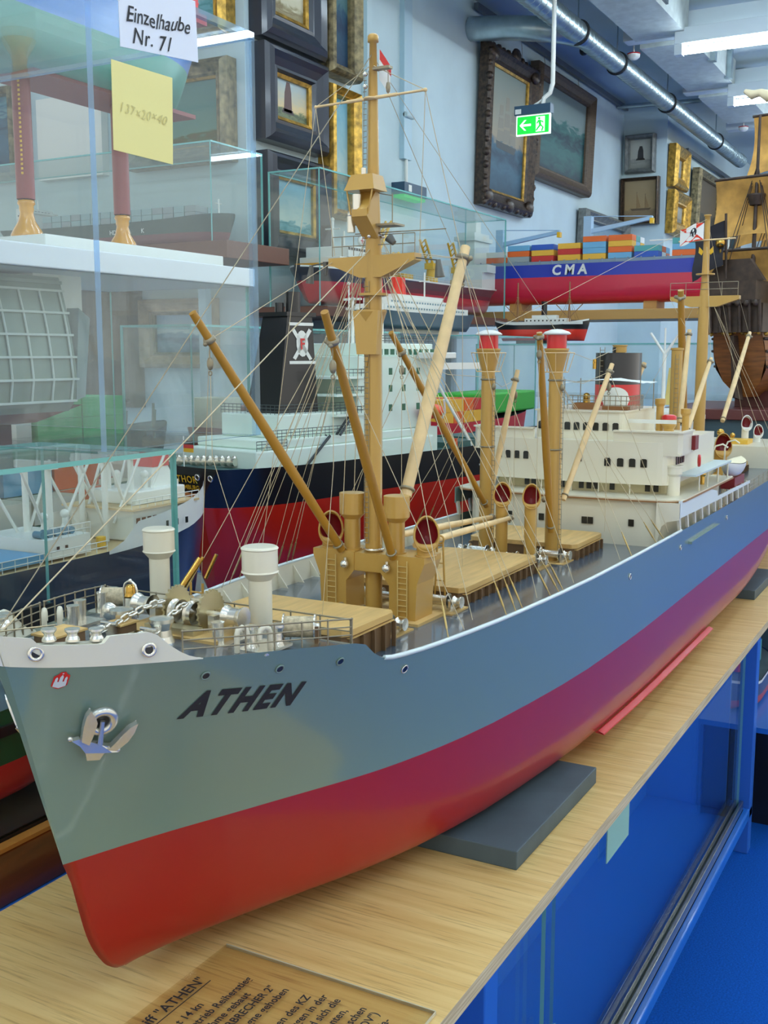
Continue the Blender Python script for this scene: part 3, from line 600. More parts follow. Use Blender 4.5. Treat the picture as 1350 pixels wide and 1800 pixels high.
for sd, nm in ((1, 'starboard'), (-1, 'port')):                       # inside face of the well deck bulwark with its stays
    b = MB(); XS = [.745, .76, .78, .8, .85, .9, 1, 1.1, 1.2, 1.3, 1.4, 1.5, 1.56, 1.6, 1.62]
    b.grid([[Vector((X, sd*(half(X, dz_(X)-.002)-.0028), dz_(X)-.002)), Vector((X, sd*(half(X, sheer(X))-.0024), sheer(X)-.0005))] for X in XS]); bw = b.build('bulwark_lining', CREAM, ship)
    if sd > 0:
        for i in range(20):
            X = .79+i*.04; y = half(X, sheer(X))-.003; yb = half(X, dz_(X))-.003; MB().prism([(X, sd*yb, dz_(X)), (X, sd*(yb-.014), dz_(X)), (X, sd*y, sheer(X)-.003)], (.0012, 0, 0)).build('bulwark_stay', CREAM, bw)
    c = MB(); c.tube([edge(X, sd, .0008, .0002) for X in [.775, .785, .8, .825, .85, .9, .95, 1, 1.1, 1.2, 1.3, 1.4, 1.5, 1.6, 1.62]], .0022, 6); c.build('gunwale_cap', M('pale_cap', (206, 220, 220), .35, coat=.3), ship)
# white bow bulwark with a lowered middle and cut-outs
for sd in (-1, 1):
    PR = [(.480, .0235), (.486, .0235), (.497, .0225), (.503, .0222), (.5055, .0175), (.508, .0170), (.536, .0170), (.5385, .0180), (.542, .0228), (.550, .0235), (.5655, .0240), (.570, .0215), (.577, .013), (.584, .007), (.590, .0035), (.597, .0012), (.600, .0008)]
    b = MB(); rows = []
    Xs = sorted(set([p[0] for p in PR]+[.490, .4925, .495, .5, .515, .522, .53, .56]))
    for X in Xs:
        X2 = max(X, .4912); h = itp(PR, X); z0 = sheer(X2)-.001; fl = .10
        def sh(z): return half(X2, sheer(X2))+(z-z0)*fl*4*.35 if X > .4905 else .0042
        dx = (X-X2); r = []
        y0 = sh(z0); y1 = sh(z0+h)
        rk = -.30*h if X < .56 else -.30*h*max(0, (.60-X)/.04)
        r = [Vector((X2, sd*y0, z0)), Vector((X2+rk, sd*y1, z0+h)), Vector((X2+rk, sd*max(0, y1-.003), z0+h)), Vector((X2+.001, sd*max(0, y0-.003), z0-.001))]
        rows.append(r)
    b.grid(rows, smooth=False, flip=(sd > 0)); b.add(rows[0], [(0, 1, 2, 3)]); b.add(rows[-1], [(3, 2, 1, 0)]); bwk = b.build('bow_bulwark', M('warm_white', (228, 226, 204), .4, coat=.2), ship)
    for X in (.501, .5615):                                          # oval mooring leads in chrome rings
        z = sheer(X)+.0095; p = Vector((X, sd*(half(X, sheer(X))+(.0042 if X < .52 else .0026)), z)); n = Vector((-.62, sd*.78, 0)) if X < .52 else Vector((-.5, sd*.86, 0))
        g = MB(); g.torus(p+n*.0012, n, .0042, .0015, 18, 8); g.build('mooring_lead', SILVER, bwk); MB().lathe([(0, .0004), (.0035, .0004)], p+n*.0004, n, 14).build('mooring_lead_hole', BLACK, bwk)
b = MB(); b.grid([[Vector((.4905-.30*h, y, .2935+h)) for h in (0, .012, .0235)] for y in (-.0042, 0, .0042)]); b.build('stem_head', WHITE, ship)
# shell fittings on the port side
for X, z in ((.608, .2675), (.668, .2605), (.724, .255), (.806, .2295), (1.615, .213), (1.35, .2165), (1.95, .214)):
    g = MB(); p = hp(X, z, .0006); n = hp(X, z, .0016)-p; g.torus(p, n, .0036 if X > .76 else .0033, .0007, 16, 6); ph = g.build('porthole', SILVER if X > .76 else HGREY, hull, loc=SO*0)
    ph.location = (0, 0, 0); MB().lathe([(0, .0003), (.0032, .0003)], p, n, 14).build('porthole_glass', BLACK, hull)
g = MB()
XB = [1.26+.03*i for i in range(21)]
g.grid([[Vector((X, -half(X, .05)+.002, .0365)), Vector((X, -half(X, .05)-.0055, .0335)), Vector((X, -half(X, .05)-.0055, .032)), Vector((X, -half(X, .05)+.006, .034))] for X in XB], smooth=False)
g.build('bilge_keel', M('bright_red', (206, 40, 34), .4), hull)
# name in black letters wrapped on the flare
vs, fs = text_mesh('ATHEN', 1, shear=.12, weight=.05, spacing=1.24); mw = max(v.x for v in vs); mh = max(v.y for v in vs)
for ch in range(1):
    b = MB(); pts = []
    for v in vs:
        u = v.x/mw; w = v.y/mh; X = .6015+u*.0935+w*.004; z = (.2345-.0105*u)+w*(.0205-.0015*u); pts.append(hp(X, z, .0005))
    b.add(pts, fs); b.build('name_lettering', INK, hull, fix=False)
# town crest: white castle on a red shield
def shellpoly(poly, X0, z0, s, lift): return [hp(X0+a*s*.42, z0+b_*s*.62, lift) for a, b_ in poly]
cb = MB(); CX, CZ = .516, .2815
cb.add(shellpoly([(-1, -.7), (-.5, -1), (0, -1.15), (.5, -1), (1, -.7), (1, .55), (.55, .8), (.3, 1.1), (-.3, 1.1), (-.55, .8), (-1, .55)], CX, CZ, .0092, .0007), [tuple(range(11))]); crest = cb.build('crest', RED, hull, fix=False)
cb = MB()
for poly in ([(-.8, -.75), (0, -1), (.8, -.75), (.8, -.15), (-.8, -.15)], [(-.75, -.15), (-.42, -.15), (-.42, .3), (-.58, .5), (-.75, .3)], [(.42, -.15), (.75, -.15), (.75, .3), (.58, .5), (.42, .3)], [(-.22, -.15), (.22, -.15), (.22, .45), (0, .78), (-.22, .45)], [(-.1, .86), (.1, .86), (.1, .98), (-.1, .98)]):
    cb.add(shellpoly(poly, CX, CZ, .0092, .0011), [tuple(range(len(poly)))])
cb.build('crest_castle', M('crest_silver', (196, 204, 208), .4), hull, fix=False)
# stockless anchors in round hawse rings
CHR = M('anchor_chrome', (216, 216, 208), .26, .8)
def anchor(sd):
    X, z = .5455, .2415; p = hp(X, z); n = (hp(X, z, 1)-p); p = Vector((p.x, sd*-p.y, p.z)); n = Vector((n.x, sd*-n.y, n.z))
    ex = Vector((1, 0, 0)); ex = (ex-n*ex.dot(n)).normalized(); ez = n.cross(ex)
    if ez.z < 0: ez = -ez
    def q(a, c, o=0): return p+ex*a*.00092+ez*c*.001+n*o*.001
    r = MB(); r.torus(q(1, 4, 1.5), n, .0085, .0035, 22, 10); hw = r.build('hawse_ring', CHR, ship); MB().lathe([(0, 0), (.0075, 0)], q(1, 4, 1.2), n, 16).build('hawse_hole', BLACK, hw)
    a = MB(); a.cyl(q(1, 5, 3), q(3.5, -13, 5.5), .0021, .0026, 4); an = a.build('anchor', CHR, ship)
    c = MB(); cr = [q(-20, -9.5, 3), q(-14, -8, 2.5), (q(-6, -10, 2.5)), q(4, -13, 2.5), q(14, -15, 2.5), q(20, -19, 3), q(14, -18.5, 4), q(8, -19, 4), q(6, -25, 4), q(-4, -25.5, 4), q(-7, -19, 4), q(-13, -13, 4)]
    c.prism(cr, n*.004); c.sphere(q(-20.5, -9.5, 4), .0022, 8); c.sphere(q(20, -19, 4), .0022, 8); c.build('anchor_crown', CHR, an, bevel=.0012)
    for pts in ([(-13, -9), (-6, -12), (-5, -2), (-5, 7), (-8, 12), (-13, 17), (-15, 12), (-15, 4)], [(10, -16), (17, -17), (24, -9), (27, -1), (27.5, 7), (22, 3), (18, -3), (14, -10)]):
        f = MB(); k = [q(a_, c_, 4) for a_, c_ in pts]; f.prism(k, n*.0045); f.build('anchor_fluke', CHR, an, bevel=.0014)
anchor(-1); anchor(1)
# ---------------------------------------------------------------- freighter: deck gear
def railing(pts, h=.019, n=3, gap=.02, r=.0006, par=None, name='railing', ends=False, lean=0):
    par = par or ship; b = MB(); pts = [Vector(p) for p in pts]
    for k in range(1, n+1): b.tube([p+Vector((0, 0, h*k/n)) for p in pts], r if k < n else r*1.25, 5)
    L = 0; acc = [0]
    for a, c in zip(pts, pts[1:]): L += (c-a).length; acc.append(L)
    m = max(1, round(L/gap))
    for i in range(m+1):
        d = L*i/m; j = 0
        while j < len(acc)-2 and acc[j+1] < d: j += 1
        f = (d-acc[j])/max(1e-9, acc[j+1]-acc[j]); p = pts[j].lerp(pts[j+1], f); b.cyl(p, p+Vector((0, 0, h*1.03)), r*1.2, n=5); b.sphere(p+Vector((0, 0, h)), r*2, 6)
    return b.build(name, STEELWIRE if par is ship else SILVER, par)
E_ = edge
railing([E_(X, -1, .003, .0) for X in (.588, .60, .62, .65, .68, .71, .732)], .020, 3, .027)
railing([E_(X, 1, .003, .0) for X in (.515, .53, .55, .58, .61)], .020, 3, .02)
railing([E_(X, 1, .003, .0) for X in (.618, .65, .69, .732)], .020, 3, .022)
railing([(.733, y, .268) for y in (-.13, -.09, -.05, .02, .08, .13)], .020, 2, .03)
def part(name, mat, fn, par=None):
    b = MB(); fn(b); return b.build(name, mat, par or ship)
# white mushroom ventilators
for x, y, z0, z1, z2 in ((.793, .119, .218, .312, .3345), (.7215, -.05, .269, .321, .3425)):
    part('mushroom_ventilator', CREAM, lambda b: b.turned([(.0098, z0), (.0098, z1-.006), (.0150, z1), (.0158, z1+.0008), (.0150, z1+.002), (.0150, z2-.002), (.0158, z2-.001), (.0150, z2), (.0135, z2+.0008), (.0, z2+.0012)], (x, y, 0), n=28))
# bollards on plates
def bollards(x, y, dx, dy, z, waist=False):
    def f(b):
        b.cbox((x, y, z+.001), (abs(dx)+.022 if abs(dx) > .008 else .014, abs(dy)+.014, .002), math.atan2(dy, dx)*0)
        for s in (-.5, .5):
            p = [(.0048, 0), (.0048, .0155), (.0054, .0158), (.0054, .0168), (0, .0168)] if not waist else [(.006, 0), (.0042, .004), (.004, .010), (.006, .0145), (.006, .0165), (0, .0165)]
            b.turned(p, (x+dx*s, y+dy*s, z+.002), n=16)
    return part('bollard', SILVER, f)
bollards(.648, .085, .018, .010, .2765); bollards(.669, -.056, .022, -.004, .2745); bollards(.667, -.092, .014, -.014, .275, True); bollards(.72, .118, .018, .004, .270)
for x, y in ((.5125, -.0245), (.5235, -.035), (.536, -.0450), (.5235, .035), (.536, .0450)):
    part('roller_fairlead', SILVER, lambda b: b.turned([(.0050, 0), (.0047, .0015), (.0034, .0035), (.0034, .005), (.0052, .007), (.0052, .0083), (.002, .0087), (0, .0087)], (x, y, sheer(x)+.0168), n=18))
part('fairlead_platform', CREAM, lambda b: b.prism([(.503, -.012, .3075), (.540, -.040, .3045), (.540, -.052, .3045), (.506, -.026, .3075)], (0, 0, -.002)))
def goose(x, y, z, dx, dy, h=.019):
    part('gooseneck_vent', CREAM, lambda b: b.tube([(x, y, z), (x, y, z+h-.006), (x+dx*.12, y+dy*.12, z+h-.002), (x+dx*.5, y+dy*.5, z+h), (x+dx*.88, y+dy*.88, z+h-.002), (x+dx, y+dy, z+h-.006), (x+dx, y+dy, z+h-.009)], .0022, 10))
goose(.641, -.085, .277, .008, -.004); goose(.663, -.100, .2755, -.008, .004); goose(.60, .072, .281, .003, .002); goose(.610, .0655, .281, .003, .002); goose(.715, .09, .269, .008, -.004)
for p, s in (((.575, .030), (.030, .022, .010)), ((.628, .018), (.018, .016, .007))):
    part('wooden_locker', WOODDK, lambda b: b.cbox((p[0], p[1], .2835+s[2]/2), s)); part('locker_lid', WOODHATCH, lambda b: b.cbox((p[0], p[1], .2840+s[2]), (s[0]+.003, s[1]+.003, .0015)))
# windlass on its timber bed, with chains, warping drums, gear wheels
WB0 = Vector((.680, -.008, .2755))
part('windlass_bed', WOODHATCH, lambda b: b.cbox(WB0+Vector((0, 0, .002)), (.062, .098, .004)))
wl = part('windlass', SILVER, lambda b: (b.cyl(WB0+Vector((0, -.048, .017)), WB0+Vector((0, .048, .017)), .0028), [b.turned([(.009, -.008), (.0085, -.007), (.0068, -.003), (.0068, .004), (.009, .0085), (.009, .0095), (.003, .0098), (0, .0098)], WB0+Vector((0, s*.046, .017)), (0, s, 0), 20) for s in (-1, 1)], [b.cbox(WB0+Vector((0, s*.030, .010)), (.020, .006, .016)) for s in (-1, 1)]))
for y in (-.019, .016):
    part('gear_wheel', M('pale_brass', (206, 194, 154), .38, .8), lambda b: (b.turned([(.0, -.001), (.0165, -.001), (.0165, .001), (0, .001)], WB0+Vector((.004, y, .0185)), (0, 1, 0), 28), [b.cbox(WB0+Vector((.004+.0168*math.cos(k*.2618), y, .0185+.0168*math.sin(k*.2618))), (.0016, .002, .0016)) for k in range(24)]), wl)
for y in (-.008, .008):
    part('chain_wheel', SILVER, lambda b: b.turned([(.0105, -.0035), (.0085, -.002), (.0085, .002), (.0105, .0035), (.004, .0036)], WB0+Vector((-.004, y, .016)), (0, 1, 0), 18), wl)
part('engine_block', M('pale_brass', (206, 194, 154), .38, .8), lambda b: (b.cbox(WB0+Vector((.018, -.004, .011)), (.020, .034, .015)), b.cyl(WB0+Vector((.016, .020, .012)), WB0+Vector((.030, .020, .012)), .005), b.cyl(WB0+Vector((.016, -.026, .012)), WB0+Vector((.030, -.026, .012)), .005), b.cbox(WB0+Vector((-.020, 0, .006)), (.012, .05, .006))), wl)
def chain(pts, step=.0070):
    b = MB(); pts = [Vector(p) for p in pts]; tot = sum((c-a).length for a, c in zip(pts, pts[1:])); n = int(tot/step); k = 0
    for i in range(n):
        d = tot*i/n; j = 0; acc = 0
        while j < len(pts)-2 and acc+(pts[j+1]-pts[j]).length < d: acc += (pts[j+1]-pts[j]).length; j += 1
        dr = (pts[j+1]-pts[j]).normalized(); p = pts[j]+dr*(d-acc); u, w, _ = MB.basis(dr); ax = u if i % 2 else w; sd = dr.cross(ax); L = step*.86; R = step*.36
        ring = [p+dr*(math.copysign(L-R, math.cos(a)) * .55+R*math.cos(a)*.7)+sd*R*math.sin(a) for a in [2*math.pi*q/12 for q in range(12)]]
        b.tube(ring+[ring[0], ring[1]], .00105, 5)
    return b.build('anchor_chain', SILVER, ship)
chain([(.664, -.016, .3015), (.648, -.0185, .2985), (.630, -.022, .293), (.612, -.026, .288), (.592, -.031, .2865)])
chain([(.664, .008, .3015), (.648, .010, .3), (.63, .0125, .296), (.612, .016, .290), (.592, .020, .2865)])
for s in (-1, 1): part('chain_stopper', SILVER, lambda b: (b.cbox((.615, -.002+s*.02, .288), (.016, .008, .008)), b.cyl((.615, -.002+s*.02-.008, .293), (.615, -.002+s*.02+.008, .293), .0015), b.sphere((.606, -.002+s*.02, .290), .004, 10)))
for x, y, z in ((.632, -.02, .279), (.64, .028, .279)): part('warping_head', SILVER, lambda b: b.turned([(.010, 0), (.008, .005), (.007, .010), (.0095, .016), (.0095, .019), (0, .020)], (x, y, z), n=18))
# wire reels
def reel(x, y, z, ax, w=.026, R=.0105, full=.0085):
    ax = Vector(ax).normalized(); c = Vector((x, y, z+R+.002)); b = MB(); b.lathe([(full, -w/2), (full, w/2)], c, ax, 22); rl = b.build('wire_reel', M('rope_drum', (186, 172, 140), .7, noise=.15, nscale=260, stretch=(1, 1, 1)), ship)
    for s in (-1, 1): part('reel_flange', SILVER, lambda b: b.turned([(0, s*w/2), (R, s*w/2), (R, s*(w/2+.0012)), (.003, s*(w/2+.0012)), (.003, s*(w/2+.004)), (0, s*(w/2+.004))], c, ax, 24), rl)
    part('reel_foot', WOODDK, lambda b: [b.cbox(c+ax*s*(w/2+.002)-Vector((0, 0, R*.55)), (.010, .003, R*1.3), math.atan2(ax.y, ax.x)+math.pi/2) for s in (-1, 1)], rl)
reel(.722, .108, .2705, (.55, -1, 0)); reel(.722, .012, .2705, (.4, -1, 0), .018, .011); reel(.707, -.098, .2715, (.5, -1, 0), .024)
BX, BY = .695, .068
part('ship_bell', BRASS, lambda b: b.lathe([(.0, .0115), (.0028, .0112), (.0040, .009), (.0043, .0045), (.0050, .0015), (.0058, 0), (.005, .0008)], (BX, BY, .2925), n=20))
part('bell_arch', SILVER, lambda b: (b.tube([(BX, BY-.0075, .275), (BX, BY-.0075, .299), (BX, BY-.0058, .3038), (BX, BY-.0025, .306), (BX, BY+.0025, .306), (BX, BY+.0058, .3038), (BX, BY+.0075, .299), (BX, BY+.0075, .275)], .0010, 8), b.sphere((BX, BY, .3068), .0018, 10)))
part('searchlight', SILVER, lambda b: (b.cyl((.655, .055, .277), (.655, .055, .286), .0015), b.sphere((.655, .055, .290), .0075, 14, sc=(.8, 1, 1))))
LP = Vector((.86, .128, 0))
part('ladder_post', TAN, lambda b: ([b.cyl(LP+Vector((0, y, .218)), LP+Vector((0, y, z)), .0013) for y, z in ((0, .250), (.008, .268))], b.cyl(LP+Vector((0, -.0075, .250)), LP+Vector((0, -.0075, .268)), .0013), [b.cyl(LP+Vector((0, -.0075, .250+.004*k)), LP+Vector((0, .008, .250+.004*k)), .0010) for k in (0, 2)]))
# hatches: veneer cover over a dark ribbed coaming
def hatch(x0, x1, y, z0, z1, rib=.02):
    h = part('hatch_coaming', WOODDK, lambda b: b.prism([(x0, -y+.006, z0), (x0+.006, -y, z0), (x1-.006, -y, z0), (x1, -y+.006, z0), (x1, y-.006, z0), (x1-.006, y, z0), (x0+.006, y, z0), (x0, y-.006, z0)], (0, 0, z1-.004-z0)))
    part('hatch_cover', WOODHATCH, lambda b: (b.prism([(x0-.002, -y+.004, z1-.006), (x0+.006, -y-.002, z1-.006), (x1-.006, -y-.002, z1-.006), (x1+.002, -y+.004, z1-.006), (x1+.002, y-.004, z1-.006), (x1-.006, y+.002, z1-.006), (x0+.006, y+.002, z1-.006), (x0-.002, y-.004, z1-.006)], (0, 0, .006)), b.box(x0+.004, x1-.004, -y-.003, y+.003, z1-.0085, z1-.0075)), h)
    n = max(3, int((x1-x0)/rib))
    for s in (-1, 1):
        for i in range(n+1): part('coaming_bracket', WOODDK, lambda b: b.box(x0+.004+(x1-x0-.009)*i/n, x0+.0055+(x1-x0-.009)*i/n, s*y-.0045 if s < 0 else s*y, s*y if s < 0 else s*y+.0045, z0, z1-.009), h)
    return h
hatch(.812, .902, .079, .219, .254); hatch(1.09, 1.32, .066, .214, .2385); hatch(1.435, 1.555, .080, .210, .236)
# cargo winches
def winch(x, y, z, s=1.0):
    w = part('cargo_winch', SILVER, lambda b: (b.cyl((x, y-.026*s, z+.011*s), (x, y+.026*s, z+.011*s), .002*s), b.turned([(.0085*s, -.014*s), (.0085*s, -.0125*s), (.0055*s, -.012*s), (.0055*s, .012*s), (.0085*s, .0125*s), (.0085*s, .014*s), (.002*s, .0142*s)], (x, y, z+.011*s), (0, 1, 0), 18),
        [b.turned([(.0065*s, .020*s), (.005*s, .0215*s), (.0044*s, .024*s), (.0065*s, .0285*s), (.0065*s, .0295*s), (0, .030*s)], (x, y, z+.011*s), (0, q, 0), 16) for q in (-1, 1)], [b.cbox((x, y+q*.0175*s, z+.006*s), (.014*s, .003*s, .012*s)) for q in (-1, 1)]))
    part('winch_cylinder', SILVER, lambda b: [b.cyl((x+.006*s, y+q*.0175*s, z+.005*s), (x+.022*s, y+q*.0175*s, z+.005*s), .0038*s) for q in (-1, 1)], w)
    part('winch_bed', WOODHATCH, lambda b: b.cbox((x+.006*s, y, z-.0005), (.042*s, .05*s, .002)), w)
for x, y, z in ((.935, .045, .221), (.935, -.045, .221), (1.055, .046, .220), (1.055, -.052, .220), (1.352, .030, .216), (1.352, -.040, .216), (1.385, .045, .215), (1.408, -.054, .2145), (.955, .0, .222), (1.04, 0, .2205)): winch(x, y, z)
# foremast house: two flared legs, bridge beam, ladders, drum ventilators and cowls
leg_col = TAN
for s, yo in ((1, .0415), (-1, -.0455)):
    lg = part('mast_house_leg', TAN, lambda b: b.prism([(.985, yo-s*.017, .220), (.985, yo+s*.014, .220), (.985, yo+s*.016, .262), (.985, yo+s*.0245, .284), (.985, yo+s*.0245, .2905), (.985, yo-s*.027, .2905), (.985, yo-s*.027, .270), (.985, yo-s*.017, .258)], (.040, 0, 0)))
    part('leg_ladder', M('tan_rail', (206, 178, 110), .5), lambda b: ([b.cyl((.9825, yo+q, .222), (.9825, yo+q, .286), .0007, n=6) for q in (-.0055, .0055)], [b.cyl((.9825, yo-.0055, .226+.006*k), (.9825, yo+.0055, .226+.006*k), .0005, n=5) for k in range(10)]), lg)
    part('leg_plinth', WOODHATCH, lambda b: b.cbox((1.005, yo, .2205), (.062, .046, .004)), lg)
    part('lamp_bracket', SILVER, lambda b: (b.sphere((.980, yo-s*.018, .277), .0048, 10), b.cyl((.982, yo-s*.018, .277), (.982, yo-s*.018, .284), .0016)), lg)
part('mast_house_beam', TAN, lambda b: b.box(.986, 1.024, -.022, .020, .270, .2895))
for y in (.025, -.0295):
    part('drum_ventilator', TAN, lambda b: b.turned([(.0105, .290), (.0105, .292), (.0088, .292), (.0088, .324), (.0135, .329), (.0140, .3295), (.0140, .352), (.0128, .3524), (.0, .3528)], (1.0, y, 0), n=26))
def cowl(x, y, z0, zc, r, dirx=-.86, diry=-.5, R=.0165, stem=TAN):
    d = Vector((dirx, diry, 0)).normalized(); u = Vector((0, 0, 1)).cross(d); b = MB(); c0 = Vector((x, y, 0))
    b.lathe([(r, z0), (r, zc-.010)], c0, n=22); b.torus(c0+Vector((0, 0, z0+.001)), (0, 0, 1), r+.0006, .0011, 22, 6); rows = []; n = 26; lip = []
    for k in range(9):
        f = k/8; a = f*math.pi/2*.94; cen = c0+Vector((0, 0, zc-.010))+d*(R*.62*(1-math.cos(a)))+Vector((0, 0, .010*math.sin(a)*.9+R*.1*f)); nrm = (Vector((0, 0, 1))*math.cos(a)+d*math.sin(a)).normalized(); w = nrm.cross(u).normalized(); rr = r+(R-r)*f**1.3
        row = [cen+u*rr*.86**f*math.cos(2*math.pi*i/n)*(1 if True else 0)*(1-.16*f*(1-math.sin(2*math.pi*i/n))*.6)-w*rr*(1+.12*f)*math.sin(2*math.pi*i/n) for i in range(n)]; rows.append(row+[row[0]])
    b.grid(rows); b.tube(rows[-1]+[rows[-1][1]], .0012, 6); cw = b.build('cowl_ventilator', stem, ship)
    ins = MB(); last = rows[-1]; cen = sum(last[:-1], Vector())/n
    ins.grid([[p*.995+cen*.005 for p in last], [cen+(p-cen)*.86-d*R*.35 for p in last], [cen+(p-cen)*.6-d*R*.7-Vector((0, 0, .002)) for p in last], [cen+(p-cen)*.02-d*R*.85-Vector((0, 0, .004)) for p in last]]); ins.build('cowl_inside', DKRED, cw)
    return cw
cowl(1.0, .052, .290, .312, .0098); cowl(1.0, -.0645, .290, .3145, .0098)
cowl(1.375, .006, .214, .309, .0085, -.9, -.44, .0150, TAN); cowl(1.375, -.0365, .214, .309, .0085, -.9, -.44, .0150, TAN)
# foremast
def mast_tube(b, x, y, pr): b.lathe([(r, z) for z, r in pr], (x, y, 0), n=28)
fm = part('foremast', TAN, lambda b: mast_tube(b, 1.003, 0, [(.217, .0092), (.45, .0092), (.60, .0086), (.63, .0076), (.66, .0066), (.75, .0050), (.812, .0036), (.8125, .0056), (.818, .0056), (.820, .004), (.8205, 0)]))
part('crosstree', TAN, lambda b: (b.prism([(.995, .050, .600), (.995, .050, .594), (.995, .013, .579), (.995, -.013, .579), (.995, -.052, .595), (.995, -.052, .602)], (.016, 0, 0))), fm)
part('mast_table', TAN, lambda b: (b.turned([(.009, .522), (.0165, .544), (.0165, .546), (.0145, .546)], (1.003, .002, 0), n=8), b.prism([(.990, .013, .500), (.990, -.010, .500), (.990, -.0125, .545), (.990, .0175, .545)], (.012, 0, 0)), b.prism([(.993, .006, .500), (.993, .0, .500), (.993, .003, .486)], (.006, 0, 0)), b.turned([(.012, .560), (.0155, .5605), (.0155, .563), (.009, .5632)], (1.003, 0, 0), n=16)), fm)
part('lamp_house', TAN, lambda b: (b.add([(.972, .017, .664), (.972, -.018, .664), (1.0, -.018, .664), (1.0, .017, .664), (.978, .012, .680), (.978, -.013, .680), (1.0, -.013, .680), (1.0, .012, .680)], [(0, 3, 2, 1), (4, 5, 6, 7), (0, 1, 5, 4), (1, 2, 6, 5), (2, 3, 7, 6), (3, 0, 4, 7)]),
    b.prism([(.990, .008, .664), (.972, .008, .645), (.972, .008, .638), (.996, .008, .618), (.996, .008, .664)], (0, -.018, 0)), b.cyl((.974, .0145, .664), (.974, .010, .640), .001, n=6), b.cyl((.974, -.015, .664), (.974, -.010, .640), .001, n=6)), fm)
part('mast_lamp', SILVER, lambda b: b.cyl((.976, .004, .645), (.976, .004, .660), .0045), fm)
part('mast_lamp', SILVER, lambda b: (b.cyl((.985, .016, .624), (.985, .016, .640), .0042), b.sphere((.985, .016, .642), .0042, 10), b.cyl((.985, .016, .632), (1.0, .005, .632), .001, n=6)), fm)
part('mast_lamp', SILVER, lambda b: b.cyl((.990, .004, .678), (.990, .004, .688), .0026), fm)
for zz in (.781, .769): part('mast_eye', SILVER, lambda b: b.sphere((.997, .006, zz), .0026, 10), fm)
part('mast_platform', STEELWIRE, lambda b: (b.box(.990, 1.012, -.032, -.004, .630, .632), b.cyl((1.0, -.024, .630), (1.0, -.024, .662), .0006, n=5), b.cyl((1.0, -.024, .660), (1.0, -.006, .664), .0005, n=5)), fm)
part('block_bracket', STEELWIRE, lambda b: (b.box(.996, 1.004, -.022, -.003, .784, .7865), b.cyl((1.0, -.019, .785), (1.0, -.019, .772), .0004, n=5), b.sphere((1.0, -.019, .766), .0034, 8, sc=(.6, .8, 1.8))), fm)
part('mast_band', SILVER, lambda b: (b.torus((1.003, 0, .622), (0, 0, 1), .0085, .0015, 20, 6), [b.sphere((1.003+.010*math.cos(a), .010*math.sin(a), .6205), .0024, 8) for a in (0.4, 1.3, 2.4, 3.2, 4.0, 5.0)], b.torus((1.003, 0, .292), (0, 0, 1), .0102, .0015, 20, 6)), fm)
part('signal_yard', TAN_LT, lambda b: (b.cyl((.998, .066, .7555), (.998, -.062, .7585), .0013), b.cyl((.998, .028, .7565), (.998, -.03, .7578), .0018), b.torus((.998, 0, .7568), (0, 0, 1), .0062, .0012, 14, 6), b.sphere((.998, .066, .7555), .0018, 8), b.sphere((.998, -.062, .7585), .0022, 8)), fm)
part('mast_ladder', STEELWIRE, lambda b: ([b.cyl((.9915, .0025+q, .300), (.9935, .0025+q, .575), .0004, n=5) for q in (-.0026, .0026)], [b.cyl((.9915, 0, .30+.0055*k), (.9915, .005, .30+.0055*k), .0004, n=4) for k in range(50)], [b.cyl((.995, .0055+q, .69), (.9975, .0045+q, .784), .0004, n=5) for q in (-.0022, .0022)], [b.cyl((.9955, .0035, .692+.0055*k), (.9955, .0075, .692+.0055*k), .0004, n=4) for k in range(16)]), fm)
part('crosstree_rail', STEELWIRE, lambda b: ([b.cyl((1.0, y, .602), (1.0, y, .622), .0005, n=5) for y in (-.05, -.036, -.022, .022, .036, .048)], [b.cyl((1.0, -.05, z), (1.0, .048, z), .0005, n=5) for z in (.612, .622)], b.cyl((1.0, .02, .624), (1.0, -.085, .624), .0006, n=5)), fm)
FLM = M('lamp_metal', (96, 96, 90), .4, .6)
part('floodlight', FLM, lambda b: (b.cyl((.999, .050, .597), (.999, .0745, .5935), .0008, n=6), b.cyl((.999, .076, .575), (.999, .074, .594), .0045, .002)), fm)
part('floodlight', FLM, lambda b: (b.cyl((.999, -.052, .597), (.999, -.0775, .5935), .0008, n=6), b.cyl((.999, -.079, .577), (.999, -.077, .594), .0055, .0025)), fm)
part('cargo_block', FLM, lambda b: b.cyl((.999, .056, .597), (.999, .056, .583), .003, .0018), fm)
part('floodlight', FLM, lambda b: b.cyl((.985, -.028, .617), (.985, -.034, .611), .005, .003), fm)
part('pennant', WHITE, lambda b: b.grid([[Vector((1.008+.012*s*(1-.2*s), -.004-.008*s, .806-.028*t-.016*s+.002*math.sin(6*t))) for t in (0, .25, .5, .75, 1)] for s in (0, .5, 1)]), fm)
part('pennant_stripe', RED, lambda b: b.grid([[Vector((1.0085+.012*s*(1-.2*s), -.0046-.008*s, .8065-.010*t-.016*s)) for t in (0, .5, 1)] for s in (0, .5, 1)]), fm)
